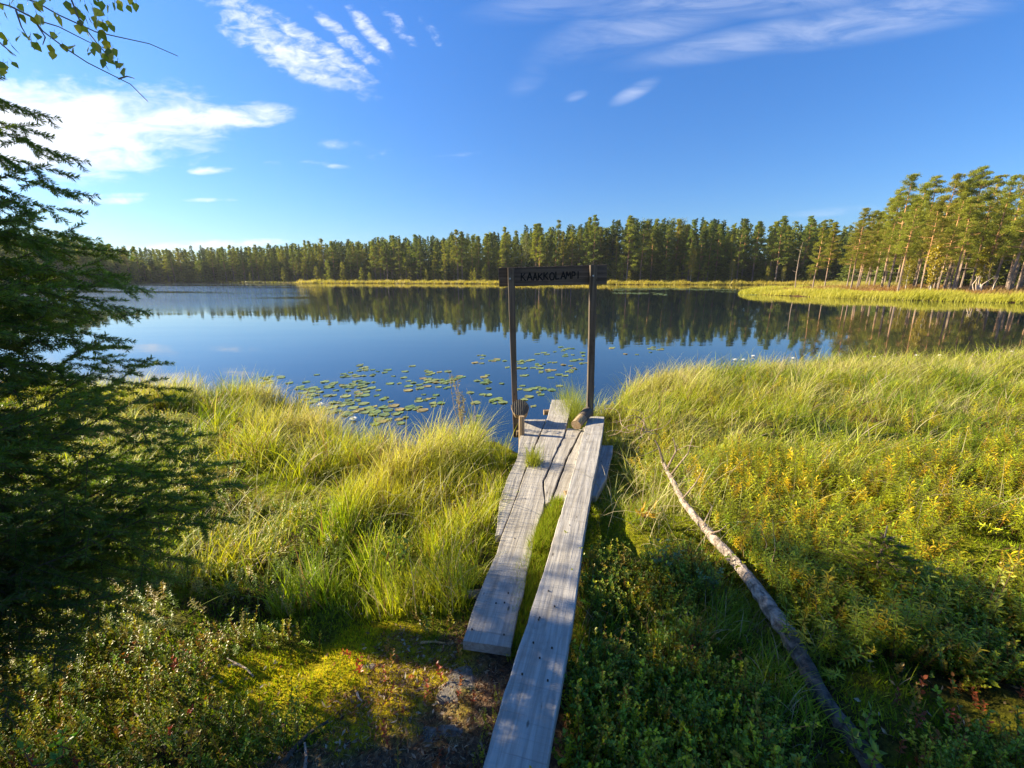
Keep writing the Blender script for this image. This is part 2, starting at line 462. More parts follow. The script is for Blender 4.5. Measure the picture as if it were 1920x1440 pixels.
def wood_mat(name, axis, ca, cb, cd, cross=1.0, rough=.8, spec=.25):
    """weathered sawn timber: grain along the axis, saw marks across it, knots and cracks"""
    m, T = new_mat(name)
    tc = T.node('ShaderNodeTexCoord'); oi = T.node('ShaderNodeObjectInfo')
    off = T.node('ShaderNodeCombineXYZ'); r = T.m('MULTIPLY', oi.outputs['Random'], 31.0)
    for k_ in range(3): T.l.new(r, off.inputs[k_])
    ad = T.node('ShaderNodeVectorMath', operation='ADD'); T.l.new(tc.outputs['Object'], ad.inputs[0]); T.l.new(off.outputs[0], ad.inputs[1])
    p = ad.outputs[0]
    sc1 = [55, 55, 55]; sc1[axis] = 1.6
    sc2 = [9, 9, 9]; sc2[axis] = .7
    sc3 = [3, 3, 3]; sc3[axis] = 130
    sc4 = [90, 90, 90]; sc4[axis] = 1.0
    g1 = T.noise(T.mapping(p, tuple(sc1)), 1, 5, .6, .25)
    g2 = T.noise(T.mapping(p, tuple(sc2)), 1, 4, .6, .8)
    saw = T.noise(T.mapping(p, tuple(sc3)), 1, 2, .5)
    blot = T.noise(p, 7, 4, .6)
    crk = T.noise(T.mapping(p, tuple(sc4)), 1, 3, .6, .4)
    c = T.mix(T.smooth(g1, .30, .68), tuple(v*.85 for v in ca), cb)
    c = T.mix(T.m('MULTIPLY', T.smooth(g2, .5, .72), .5), c, cd)
    c = T.mix(T.m('MULTIPLY', T.smooth(blot, .5, .72), .5), c, cd)
    c = T.mix(T.m('MULTIPLY', T.smooth(saw, .55, .75), .5*cross), c, cd)
    crack = T.smooth(crk, .70, .75)
    c = T.mix(T.m('MULTIPLY', crack, .8), c, tuple(v*.25 for v in cd))
    sck = [14, 14, 14]; sck[axis] = 5
    kn = T.node('ShaderNodeTexVoronoi'); T.l.new(T.mapping(p, tuple(sck)), kn.inputs['Vector']); kn.inputs['Scale'].default_value = 1.0
    dots = T.smooth(kn.outputs['Distance'], .10, .05)
    c = T.mix(T.m('MULTIPLY', dots, .75), c, tuple(v*.3 for v in cd))
    b = T.node('ShaderNodeBsdfPrincipled'); T.l.new(c, b.inputs['Base Color']); b.inputs['Roughness'].default_value = rough
    b.inputs['Specular IOR Level'].default_value = spec
    h = T.m('ADD', T.m('MULTIPLY', g1, .6), T.m('MULTIPLY', saw, .55*cross))
    h = T.m('SUBTRACT', h, T.m('MULTIPLY', crack, 1.2))
    bp_ = T.node('ShaderNodeBump'); T.l.new(h, bp_.inputs['Height']); bp_.inputs['Distance'].default_value = .008; bp_.inputs['Strength'].default_value = 1.0
    T.l.new(bp_.outputs[0], b.inputs['Normal']); T.l.new(b.outputs[0], T.out.inputs[0])
    return m
M_plank = wood_mat('weathered_plank', 1, (.34, .305, .26), (.45, .415, .365), (.18, .155, .125), 1.0)
M_beam = wood_mat('grey_beam_wood', 1, (.34, .31, .27), (.45, .42, .38), (.20, .175, .15), .9)
M_dark = wood_mat('dark_post_wood', 2, (.085, .064, .048), (.18, .14, .105), (.05, .037, .027), .4, .85)
M_darkx = wood_mat('dark_board_wood', 0, (.095, .070, .052), (.17, .13, .10), (.06, .044, .033), .3, .85)
M_log = wood_mat('debarked_log', 2, (.26, .18, .10), (.36, .26, .16), (.14, .08, .04), .1)
m_, T = new_mat('lettering_burn'); b = T.node('ShaderNodeBsdfPrincipled'); b.inputs['Base Color'].default_value = (.006, .005, .005, 1); b.inputs['Roughness'].default_value = .9
T.l.new(b.outputs[0], T.out.inputs[0]); M_letter = m_
m_, T = new_mat('bolt_steel'); b = T.node('ShaderNodeBsdfPrincipled'); b.inputs['Base Color'].default_value = (.6, .58, .55, 1); b.inputs['Roughness'].default_value = .4; b.inputs['Metallic'].default_value = .7
T.l.new(b.outputs[0], T.out.inputs[0]); M_bolt = m_
# log end grain: rings and radial checks
m_, T = new_mat('log_end_grain')
tc = T.node('ShaderNodeTexCoord')
wv = T.node('ShaderNodeTexWave', wave_type='BANDS', bands_direction='X'); T.l.new(tc.outputs['Object'], wv.inputs[0]); wv.inputs['Scale'].default_value = 14; wv.inputs['Distortion'].default_value = 3.0; wv.inputs['Detail'].default_value = 3
c = T.mix(T.smooth(wv.outputs['Fac'], .25, .6), (.015, .012, .010), (.16, .13, .10))
b = T.node('ShaderNodeBsdfPrincipled'); T.l.new(c, b.inputs['Base Color']); b.inputs['Roughness'].default_value = .9
bp_ = T.node('ShaderNodeBump'); T.l.new(wv.outputs['Fac'], bp_.inputs['Height']); bp_.inputs['Distance'].default_value = .006
T.l.new(bp_.outputs[0], b.inputs['Normal']); T.l.new(b.outputs[0], T.out.inputs[0]); M_endgrain = m_
m_, T = new_mat('lichen_rock')
tc = T.node('ShaderNodeTexCoord')
n = T.noise(tc.outputs['Object'], 9, 6, .65); n2 = T.noise(tc.outputs['Object'], 60, 4, .6)
c = T.mix(T.smooth(n2, .3, .7), (.12, .10, .08), (.23, .20, .165)); c = T.mix(T.smooth(n, .52, .62), c, (.15, .13, .02))
b = T.node('ShaderNodeBsdfPrincipled'); T.l.new(c, b.inputs['Base Color']); b.inputs['Roughness'].default_value = .95
bp_ = T.node('ShaderNodeBump'); T.l.new(T.m('ADD', n, n2), bp_.inputs['Height']); bp_.inputs['Distance'].default_value = .01
T.l.new(bp_.outputs[0], b.inputs['Normal']); T.l.new(b.outputs[0], T.out.inputs[0]); M_rock = m_

# ------------------------------------------------------------------ sawn timber
def sawn(name, rows, z, s, y0, th, mat, parent=None, n=28, jit=.0025, sag=None):
    """board whose top outline passes through the rows ((xl,yl),(xr,yr)) on the plane z+s(Y-y0)"""
    Lp = np.array([G(*a, z, s, y0) for a, b in rows]); Rp = np.array([G(*b, z, s, y0) for a, b in rows])
    mid = (Lp+Rp)/2
    org = mid[0].copy(); ax = mid[-1]-mid[0]; yaw = math.atan2(-ax[0], ax[1])
    par = np.concatenate([[0], np.cumsum(np.linalg.norm(np.diff(mid, axis=0), axis=1))]); par /= par[-1]
    tt = np.linspace(0, 1, n)
    Li = np.stack([np.interp(tt, par, Lp[:, k]) for k in range(3)], 1); Ri = np.stack([np.interp(tt, par, Rp[:, k]) for k in range(3)], 1)
    d = Ri-Li; w = np.linalg.norm(d, axis=1)[:, None]; d = d/w
    Li = Li+d*rng.normal(0, jit, (n, 1)); Ri = Ri+d*rng.normal(0, jit, (n, 1))
    zz = np.array([0, 0, 1.0]); e = .005
    zj = (rng.normal(0, .0012, (n, 1))+.004*np.sin(tt*5+rng.random()*6)[:, None])*zz
    def at(f): return Li+(Ri-Li)*f+zj
    prof = [Li-zz*th, Li-zz*e, Li+d*e+zj, at(.3), at(.5)+zz*.0015, at(.7), Ri-d*e+zj, Ri-zz*e, Ri-zz*th, (Li+Ri)/2-zz*th]
    k = len(prof)
    V = np.stack(prof, 1).reshape(-1, 3)-org
    c_, s_ = math.cos(-yaw), math.sin(-yaw)
    V = V@np.array([[c_, -s_, 0], [s_, c_, 0], [0, 0, 1]]).T
    i = np.arange(n-1)[:, None]*k; j = np.arange(k)[None]; j2 = (j+1) % k
    Q = np.stack([i+j, i+k+j, i+k+j2, i+j2], -1).reshape(-1, 4)
    g = Geo(); g.add(V, Q)
    for base in (0, (n-1)*k):
        Wv = V[base:base+k]
        g.add(Wv, [[0, 1, 8, 9], [1, 2, 7, 8], [2, 3, 6, 7], [3, 4, 5, 6]])
    me = g.mesh(name, mat)
    po = Vector((0, 0, 0)) if parent is None else parent.location
    o = link(name, me, parent, Vector(org)-po, (0, 0, yaw))
    return o

walk = link('boardwalk', None, None, (0.2, 3.4, .34))
tag(walk, 'low grey plank boardwalk running down to the water under the sign', 'boardwalk')
ZS = dict(z=.42, s=-.029, y0=1.54)
sawn('plank', [((868, 1200), (957, 1213)), ((887, 1140), (976, 1129)), ((932, 1032), (998, 1030)), ((943, 998), (1007, 990)), ((968, 935), (1022, 945)), ((978, 905), (1017, 905)),
               ((996, 859), (1037, 859)), ((1015, 812), (1059, 812)), ((1025, 787), (1065, 787)), ((1035, 749), (1075, 749))], .42, -.029, 1.54, .05, M_plank, walk, 46)
sawn('plank', [((929, 1004), (941, 1001)), ((937, 940), (965, 940)), ((951, 895), (980, 895)), ((970, 859), (993, 859)), ((976, 812), (1012, 812)), ((984, 786), (1024, 786))], .413, -.029, 1.54, .05, M_plank, walk, 26)
sawn('plank', [((1023, 945), (1033, 940)), ((1020, 905), (1044, 905)), ((1039, 859), (1062, 859)), ((1061, 811), (1086, 811)), ((1064, 802), (1091, 804))], .417, -.029, 1.54, .05, M_plank, walk, 20)
sawn('plank', [((1020, 985), (1050, 985)), ((1036, 935), (1072, 935)), ((1065, 859), (1102, 859)), ((1089, 811), (1122, 811)), ((1094, 800), (1126, 800))], .411, -.029, 1.54, .05, M_plank, walk, 20)
sawn('plank', [((1080, 930), (1118, 930)), ((1092, 900), (1135, 900)), ((1104, 859), (1146, 859)), ((1112, 835), (1150, 835))], .414, -.029, 1.54, .05, M_plank, walk, 16)
for yb, xa, xb in ((1.9, -.35, .15), (3.2, 0.0, .75), (4.55, .05, .95), (5.4, .42, .70)):
    g = Geo(); zt = .42-.029*(yb-1.54)-.056
    tube(g, [(xa, yb, zt-.04), (xb, yb+.03, zt-.04)], .038, 8)
    link('sleeper', g.mesh('sleeper', M_log), walk, -walk.location)

beam = sawn('raised_beam', [((869, 1560), (1000, 1560)), ((904, 1440), (1022, 1440)), ((943, 1307), (1049, 1307)), ((971, 1220), (1064, 1220)), ((990, 1162), (1074, 1162)), ((1026, 1051), (1090, 1051)), ((1034, 1020), (1093, 1020)),
               ((1068, 907), (1112, 907)), ((1079, 870), (1120, 870)), ((1091, 820), (1129, 820)), ((1101, 788), (1133, 788)), ((1103, 781), (1133, 781))], .555, -.044, .94, .065, M_beam, None, 60, .0015)
tag(beam, 'long narrow grey timber beam raised above the grass beside the boardwalk', 'wooden beam')
Mi = beam.rotation_euler.to_matrix().inverted()
for yb in (1.35, 2.9, 4.5):
    zt = .555-.044*(yb-.94)-.068; xb = np.interp(yb, [.94, 2.05, 3.0, 4.6], [0.01, .28, .52, .93])
    g = Geo(); V0 = [(xb-.10, yb, zt-.05), (xb+.10, yb+.03, zt-.05)]
    tube(g, [Mi@(Vector(v)-beam.location) for v in V0], .049, 8)
    link('support_log', g.mesh('support_log', M_log), beam)

def nail(o, px, py, z, s_, y0, r=.004, cap=None):
    p = Vector(G(px, py, z, s_, y0)); g = Geo(); tube(g, [(0, 0, -.002), (0, 0, .0035)], r, 8, (.10, .08, .07))
    Mo = Matrix.LocRotScale(o.location+(o.parent.location if o.parent else Vector()), o.rotation_euler, None)
    link('nail', g.mesh('nail', M_twig), o, Mo.inverted()@p)
for px, py in ((1029, 1108), (1012, 1158), (1040, 1137), (1010, 1162), (1000, 1205), (1035, 1215), (1012, 1234), (979, 1264), (1027, 1276), (1068, 985), (1080, 862), (1108, 866), (1112, 795)): nail(beam, px, py, .556, -.044, .94, .0035)
pk = walk.children[0]
for px, py in ((930, 1131), (953, 1112), (946, 1130), (885, 1180), (945, 1190), (965, 1010), (985, 935), (1010, 870), (1048, 800)): nail(pk, px, py, .421, -.029, 1.54, .0035)

# ------------------------------------------------------------------ name sign on two posts
def atY(px, py, Y):
    d = ray(px, py); return np.array([0, 0, CAMH])+d*(Y/d[1])
SY = 4.72
sign = link('name_sign', None, None, (0.43, SY, .35))
tag(sign, 'dark wooden name board KAAKKOLAMPI bolted to two slim posts over the boardwalk', 'sign')
def post(rows, Y, bot):
    g = Geo(); V = []
    for (xl, xr, py) in rows:
        a, b_ = atY(xl, py, Y), atY(xr, py, Y)
        if py == 'x': pass
        V.append((a, b_))
    a, b_ = V[0]; c, d_ = V[-1]
    dv = (c-a)/(a[2]-c[2]); ext = c[2]-bot
    V.append((c+dv*ext, d_+dv*ext))
    V = V[::1]; n = 14
    zs = np.linspace(a[2], bot, n); A_ = np.array([v[0] for v in V]); B_ = np.array([v[1] for v in V])
    xa = np.interp(-zs, -A_[:, 2], A_[:, 0])+rng.normal(0, .0012, n); xb = np.interp(-zs, -B_[:, 2], B_[:, 0])+rng.normal(0, .0012, n)
    e = .005; dp = .06
    prof = [(xa+e, 0*zs), (xa, 0*zs+e), (xa, 0*zs+dp-e), (xa+e, 0*zs+dp), (xb-e, 0*zs+dp), (xb, 0*zs+dp-e), (xb, 0*zs+e), (xb-e, 0*zs)]
    k = 8; org = np.array([(xa[-1]+xb[-1])/2, Y, bot])
    W_ = np.stack([np.stack([p[0], Y+p[1], zs], 1) for p in prof], 1).reshape(-1, 3)-org
    i = np.arange(n-1)[:, None]*k; j = np.arange(k)[None]; j2 = (j+1) % k
    g.add(W_, np.stack([i+j, i+k+j, i+k+j2, i+j2], -1).reshape(-1, 4))
    g.add(W_[:k], [[0, 1, 2, 7], [2, 3, 6, 7], [3, 4, 5, 6]])
    return link('post', g.mesh('post', M_dark), sign, Vector(org)-sign.location)
p1 = post([(951.5, 964.5, 502), (960, 970.5, 750)], SY, .12)
p2 = post([(1107, 1120, 497), (1101, 1113, 779)], SY, .30)
BY = SY+.062
TL, TR, BR, BL = atY(935, 502, BY), atY(1138, 496, BY), atY(1138, 533, BY), atY(936, 537.5, BY)
n = 24; g = Geo()
tt = np.linspace(0, 1, n)[:, None]
top = TL+(TR-TL)*tt; bot = BL+(BR-BL)*tt
top[:, 2] += rng.normal(0, .0015, n); bot[:, 2] += rng.normal(0, .002, n)
org = (TL+BR)/2; zz = np.array([0, 0, 1.0]); yy = np.array([0, 1.0, 0]); e = .004; dp = .035
prof = [bot+zz*e, top-zz*e, top+yy*e, top+yy*(dp-e), top-zz*e+yy*dp, bot+zz*e+yy*dp, bot+yy*(dp-e), bot+yy*e]
W_ = np.stack(prof, 1).reshape(-1, 3)-org; k = 8
i = np.arange(n-1)[:, None]*k; j = np.arange(k)[None]; j2 = (j+1) % k
g.add(W_, np.stack([i+j, i+k+j, i+k+j2, i+j2], -1).reshape(-1, 4))
for bse in (0, (n-1)*k): g.add(W_[bse:bse+k], [[0, 1, 2, 7], [2, 3, 6, 7], [3, 4, 5, 6]])
board = link('board', g.mesh('board', M_darkx), sign, Vector(org)-sign.location)
GL = {'K': [[(0, 0), (.05, 1)], [(.8, 1), (.08, .45)], [(.2, .55), (.9, 0)]], 'A': [[(0, 0), (.5, 1), (.95, 0)], [(.2, .35), (.8, .38)]],
      'O': [[(.45, 1), (.1, .75), (.05, .35), (.3, 0), (.75, .05), (.95, .45), (.85, .85), (.45, 1)]], 'L': [[(.05, 1), (0, 0), (.9, .04)]],
      'M': [[(0, 0), (.15, 1), (.5, .4), (.85, 1), (.95, 0)]], 'P': [[(.05, 0), (.1, 1), (.75, .95), (.85, .65), (.65, .45), (.1, .42)]], 'I': [[(.5, 1), (.45, 0)]]}
word = [('K', 422, 455), ('A', 463, 497), ('A', 503, 530), ('K', 537, 570), ('K', 575, 607), ('O', 613, 648), ('L', 655, 681), ('A', 690, 722), ('M', 725, 757), ('P', 763, 790), ('I', 798, 815)]
g = Geo()
for ch, xa, xb in word:
    f = (xa-422)/390; yt = 190-13*f; yb = 237-13*f; yt += rng.normal(0, 1.5); yb += rng.normal(0, 1.5)
    for st in GL[ch]:
        P3 = [atY(860+(xa+(xb-xa)*a)/3.6, 460+(yb+(yt-yb)*c)/3.6, BY-.0012)-org for a, c in st]
        for a, c in zip(P3[:-1], P3[1:]):
            dd = (c-a)/np.linalg.norm(c-a); pr = np.cross(dd, yy)*.0068*(1+rng.normal(0, .12)); a_ = a-dd*.003; c_2 = c+dd*.003
            Vb = [a_-pr, c_2-pr, c_2+pr, a_+pr]; Vb = Vb+[v+yy*.003 for v in Vb]
            g.add(Vb, [[0, 1, 2, 3], [7, 6, 5, 4], [0, 4, 5, 1], [1, 5, 6, 2], [2, 6, 7, 3], [3, 7, 4, 0]])
link('lettering', g.mesh('lettering', M_letter), board)
for px, py, pp in ((956.3, 522.5, p1), (1112.5, 517, p2)):
    c = Vector(atY(px, py, SY-.004)); g = Geo()
    g_pts = [(0, 0, 0), (0, .006, 0)]
    tube(g, g_pts, .0095, 8)
    link('bolt', g.mesh('bolt', M_bolt, True), pp, c-sign.location-pp.location)

def log_piece(name, A0, A1, r0, r1, matbody, dark=None, endmat=None):
    """log from A0 (its seen end) to A1, local Z along it"""
    A0 = Vector(A0); A1 = Vector(A1); L = (A1-A0).length
    g = Geo(); n = 9
    zs = np.linspace(0, L, n); k = 20
    ang = np.arange(k)*2*PI/k; prof = 1+.05*np.sin(ang*2+1)+.03*np.sin(ang*5)
    V = []; C = []
    for z_ in zs:
        r = r0+(r1-r0)*z_/L; r = r*prof*(1-.05*(z_ == 0)) * (1+rng.normal(0, .008, k))
        V.append(np.stack([np.cos(ang)*r, np.sin(ang)*r, np.full(k, z_)], 1))
    V = np.concatenate(V)
    i = np.arange(n-1)[:, None]*k; j = np.arange(k)[None]; j2 = (j+1) % k
    g.add(V, np.stack([i+j, i+j2, i+k+j2, i+k+j], -1).reshape(-1, 4))
    W_ = np.concatenate([V[-k:], [[0, 0, L]]]); g.add(W_, [[k, m, (m+1) % k, (m+2) % k] for m in range(0, k, 2)])
    q = (A1-A0).to_track_quat('Z', 'Y')
    o = link(name, g.mesh(name, matbody, False), None, A0, q.to_euler())
    g2 = Geo(); W_ = np.concatenate([V[:k], V[:k]*.5, [[0, 0, -.003]]])
    W_[k:2*k, 2] = -.002
    Q = [[m, (m+1) % k, k+(m+1) % k, k+m] for m in range(k)]+[[2*k, k+m, k+(m+1) % k, k+(m+2) % k] for m in range(0, k, 2)]
    g2.add(W_, Q)
    link('cut_end', g2.mesh('cut_end', endmat or M_endgrain), o)
    return o
c0 = atY(975, 764, 4.52)
o = log_piece('log_stub', c0, c0+np.array([.01, .27, -.15]), .098, .085, M_log)
tag(o, 'short log stub with cracked dark end below the left sign post', 'log')
g = Geo(); a_ = G(978, 809, .37); tube(g, [(0, 0, -.2), (0, .0, .17)], [.032, .03], 8)
link('stake', g.mesh('stake', M_log), None, a_)
bpy.data.objects['stake'].location = a_
tag(bpy.data.objects['stake'], 'thin peeled stake standing under the cracked log stub', 'stake')
LA, LB = atY(1103, 771, 4.62), atY(1080, 797, 4.36)
o = log_piece('log_stub', LA*.5+LB*.5, LB, .057, .056, M_log)
o2 = log_piece('charred_half', LA, LA*.47+LB*.53, .060, .059, M_dark); o2.parent = o; o2.matrix_parent_inverse = Matrix.Identity(4)
_m = Matrix.LocRotScale(o.location, o.rotation_euler, None); _w = Matrix.LocRotScale(Vector(LA), (Vector(LB)-Vector(LA)).to_track_quat('Z', 'Y'), None)
_l = _m.inverted()@_w; o2.location = _l.to_translation(); o2.rotation_euler = _l.to_euler()
tag(o, 'brown log stub leaning against the right sign post where the beam ends', 'log')

# ------------------------------------------------------------------ trees
def pine(h, cb, rw, nq, qs, nbr=46, lean=0.0, cone=.3, tcol_lo=(.20, .16, .13), tcol_hi=(.42, .20, .075), seed=0, hue=0):
    """Scots pine: bare trunk, orange above, irregular flat pads of needles. returns trunk Geo, crown Geo"""
    r_ = np.random.default_rng(seed)
    t = Geo(); c = Geo()
    n = 12; zz = np.linspace(0, 1, n)
    cx = lean*h*zz**1.4+.012*h*np.sin(zz*4+seed)*zz; cy = .010*h*np.sin(zz*5+seed*2)*zz
    base = np.stack([cx, cy, zz*h], 1); r0 = .0105*h
    rad = r0*(1-zz*.92)+.008
    Vt = Geo(); tube(Vt, base, rad, 6, rough=.1)
    V, Q, C = Vt.arr(); f = sstep(V[:, 2]/h, .15, .5)[:, None]
    t.add(V, Q, np.array(tcol_lo)*(1-f)+np.array(tcol_hi)*f)
    at = lambda z: np.array([np.interp(z, zz, cx), np.interp(z, zz, cy), z*h])
    pads = []
    for b_ in range(nbr):
        z = cb+(1-cb)*(b_+.5)/nbr+r_.normal(0, .012)
        z = min(z, .985)
        q = (z-cb)/(1-cb)
        prof = (math.sin(PI*min(1, (q*.82*(1-.35*cone)+.14+.22*cone)))**.7)*(1.0-(.30+.55*cone)*q)+.05
        L = rw*prof*r_.uniform(.55, 1.15)
        az = b_*2.4+r_.normal(0, .5); up = .10+.55*q+r_.normal(0, .12)
        p0 = at(z); d = np.array([math.cos(az), math.sin(az), up]); p1 = p0+d*L
        mid = p0+d*L*.5+np.array([0, 0, -.04*L])
        tube(t, [p0, mid, p1], [.022*L+.008, .014*L+.006, .004], 4, col=np.array(tcol_hi)*.8)
        for k_ in range(3 if L > .4*rw else 2):
            f = r_.uniform(.45, 1.05)
            pads.append((p0+d*L*f+r_.normal(0, .13, 3)*L*.8, .19*rw*r_.uniform(.6, 1.35)*(1-.35*q)))
    # dead lower snags
    for b_ in range(6):
        z = r_.uniform(cb*.45, cb); p0 = at(z); az = r_.uniform(0, 6.28); L = rw*r_.uniform(.25, .7)
        tube(t, [p0, p0+np.array([math.cos(az), math.sin(az), -.1])*L], [.016, .006], 4, col=(.25, .21, .18))
    pads.append((at(1.0), .07*rw)); pads.append((at(.97), .10*rw)); pads.append((at(.93), .16*rw))
    m = nq//len(pads)
    for (p, s) in pads:
        k = max(4, int(m*r_.uniform(.7, 1.3)))
        v = r_.normal(size=(k, 3)); v /= np.linalg.norm(v, axis=1)[:, None]; v *= (r_.random((k, 1))**.45)
        P = p+v*np.array([s, s, s*.55])*1.25
        D = v*[.6, .6, .3]+r_.normal(0, .5, (k, 3))+[0, 0, .45]
        Vq, Qq = rand_quads(P, qs*r_.uniform(.7, 1.4, k), qs*.42, D)
        tone = r_.uniform(.75, 1.25)
        g0 = np.array([.17, .20, .030]) if hue == 0 else np.array([.26, .265, .030])
        cc = (g0*tone)[None]*r_.uniform(.7, 1.3, (k, 1))
        c.add(Vq, Qq, np.repeat(cc, 4, 0))
    return t, c

def spruce(h, rw, nq, qs, seed=0, col=(.065, .095, .020)):
    r_ = np.random.default_rng(seed); t = Geo(); c = Geo()
    tube(t, [(0, 0, 0), (0.02*h*r_.normal(), 0, h*.5), (0, 0, h)], [.011*h, .007*h, .005], 6, col=(.13, .10, .08))
    nb = 60; m = nq//nb
    for b_ in range(nb):
        z = .06+.94*(b_/nb)**.92; L = rw*((1-z)**.8)*r_.uniform(.65, 1.15)+.04*rw
        az = b_*2.4+r_.normal(0, .3); dr = -.35+.6*z
        f = r_.random(m)**.6; dd = np.array([math.cos(az), math.sin(az), 0])
        P = np.array([0, 0, z*h])+f[:, None]*L*dd+np.stack([0*f, 0*f, f*L*dr+L*.18*f*f], 1)+r_.normal(0, 1, (m, 3))*[.10*L+.03, .10*L+.03, .06*L]
        D = dd*.8+r_.normal(0, .55, (m, 3))+[0, 0, -.35]
        Vq, Qq = rand_quads(P, qs*r_.uniform(.7, 1.3, m), qs*.45, D)
        cc = np.array(col)*r_.uniform(.65, 1.35)*r_.uniform(.75, 1.25, (m, 1))
        c.add(Vq, Qq, np.repeat(cc, 4, 0))
    return t, c

def birch(h, rw, nq, qs, seed=0, col=(.14, .17, .02), cb=.25):
    r_ = np.random.default_rng(seed); t = Geo(); c = Geo()
    zz = np.linspace(0, 1, 8); cx = .02*h*np.sin(zz*3+seed); P0 = np.stack([cx, cx*.5, zz*h], 1)
    tube(t, P0, .010*h*(1-zz*.9)+.006, 6, col=(.8, .78, .75))
    pads = []
    for b_ in range(34):
        z = cb+(1-cb)*(b_/34); q = b_/34; L = rw*(math.sin(PI*(q*.85+.12))**.7)*r_.uniform(.5, 1.1); az = b_*2.4+r_.normal(0, .4)
        p0 = np.array([np.interp(z, zz, cx), .5*np.interp(z, zz, cx), z*h]); d = np.array([math.cos(az), math.sin(az), .9])
        p1 = p0+d*L*.75; tube(t, [p0, p1, p1+np.array([d[0], d[1], -.4])*L*.3], [.012*L+.008, .008, .003], 4, col=(.5, .42, .38))
        for k_ in range(3): pads.append((p0+(p1-p0)*r_.uniform(.4, 1.2), .26*rw*r_.uniform(.6, 1.3)))
    pads.append((np.array([cx[-1], cx[-1]*.5, h*.98]), .2*rw))
    m = nq//len(pads)
    for (p, s) in pads:
        P = p+r_.normal(0, .55, (m, 3))*[s, s, s*1.1]; D = r_.normal(0, .6, (m, 3))+[0, 0, -.7]
        Vq, Qq = rand_quads(P, qs*r_.uniform(.7, 1.3, m), qs*.7, D)
        cc = np.array(col)*r_.uniform(.75, 1.25)*r_.uniform(.75, 1.25, (m, 1))
        c.add(Vq, Qq, np.repeat(cc, 4, 0))
    return t, c

def tree_protos(kind, n, barkm, leafm, fn):
    out = []
    for s_ in range(n):
        t, c = fn(s_); out.append((t.mesh(kind+'_trunk', barkm), c.mesh(kind+'_crown', leafm)))
    return out
far_pine = tree_protos('pine', 7, M_pinebark, M_pine, lambda s: pine(15, [.30, .38, .20, .42, .32, .16, .36][s], [1.9, 1.7, 2.1, 1.6, 1.8, 2.0, 1.7][s], 3200, .30, 38, [0, .01, -.01, .015, 0, -.015, .01][s], cone=[.95, .8, 1, .7, .9, 1.05, .75][s], tcol_hi=(.50, .25, .10), seed=s+1, hue=s % 2))
near_pine = tree_protos('pine', 7, M_pinebark, M_pine, lambda s: pine(12, [.42, .36, .5, .30, .42, .26, .52][s], [1.8, 2.0, 1.6, 2.1, 1.8, 1.9, 1.6][s], 13000, .125, 50, [.03, .01, -.02, .04, 0, .05, .02][s], cone=[.5, .7, .4, .8, .5, .9, .3][s], tcol_lo=(.30, .23, .18), tcol_hi=(.62, .33, .14), seed=s+21, hue=1))
far_spruce = tree_protos('spruce', 4, M_bark, M_needle, lambda s: spruce(17, [2.0, 1.7, 2.2, 1.5][s], 3000, .34, seed=s+41))
far_birch = tree_protos('birch', 3, M_birchbark, M_leaf, lambda s: birch(12, [1.9, 1.6, 2.2][s], 2600, .24, seed=s+51, col=[(.12, .16, .02), (.10, .145, .02), (.15, .17, .02)][s]))
yel_birch = tree_protos('yellow_birch', 2, M_birchbark, M_leaf, lambda s: birch(5, [.9, 1.15][s], 1800, .16, seed=s+61, col=[(.34, .26, .012), (.26, .24, .014)][s], cb=.2))
sm_pine = tree_protos('young_pine', 3, M_pinebark, M_pine, lambda s: pine(5, [.12, .2, .1][s], [1.0, 1.1, .85][s], 1800, .17, 28, .01, seed=s+71, hue=1))

def put_tree(name, proto, x, y, h, h0, rz, label, cat, group, sx=1.0):
    z = float(ground_z(np.array([x]), np.array([y]))[0])-.05
    k = h/h0
    e = link(name, None, None, (x, y, z), (0, 0, rz), (k*sx, k*sx, k))
    tag(e, label, cat, group)
    link('trunk', proto[0], e); link('crown', proto[1], e)
    return e

# height of the forest over the picture, by direction u=x/y
def forest_h(u):
    return np.interp(u, [-1.3, -.95, -.8, -.55, -.3, 0, .18, .4, .6, .9], [12.0, 11.5, 11.2, 12.5, 14.2, 15.5, 17.0, 16.8, 16.0, 14.5])
def along(n_, lo, hi, r_):
    """points on the far land whose distance from the water lies between lo and hi"""
    out = np.zeros((0, 2))
    while len(out) < n_:
        p = np.stack([r_.uniform(-185, 125, n_*4), r_.uniform(62, 215, n_*4)], 1)
        d = lake_sd(p[:, 0], p[:, 1]); u_ = p[:, 0]/p[:, 1]
        ok = (d > lo) & (d < hi) & (u_ > -1.35) & (u_ < .72) & ((p[:, 1] > 104) | (p[:, 0] < 0))
        out = np.concatenate([out, p[ok]])
    return out[:n_]
r5 = np.random.default_rng(5)
zones = [(-9, -.62, 'tall pine in the shaded forest on the far left shore', 'shaded pines of the far left shore'),
         (-.62, -.02, 'tall pine with bare trunk in the far forest left of the sign', 'pines of the far shore left of the sign'),
         (-.02, .2, 'tall pine in the far forest behind the sign board', 'pines of the far shore behind the sign'),
         (.2, .73, 'tall pine in the far forest between the sign and the right headland', 'pines of the far shore right of the sign')]
cnt = 0; placed = []
for pt in along(3000, 5, 14, r5):
    u = pt[0]/pt[1]
    if cnt >= 248 or u > .72 or u < -1.25: continue
    if lake_sd([pt[0]], [pt[1]])[0] < 5: continue
    if placed and np.min(np.hypot(*(np.array(placed)-pt).T)) < 1.5: continue
    placed.append(pt); cnt += 1
    z = next(z for z in zones if z[0] <= u < z[1])
    put_tree('pine_tree', far_pine[int(r5.integers(7))], pt[0], pt[1], forest_h(u)*(r5.uniform(.62, 1.0) if r5.random() < .8 else r5.uniform(.98, 1.1)), 15, r5.uniform(0, 6.28), z[2], 'pine tree', z[3], r5.uniform(.95, 1.5))
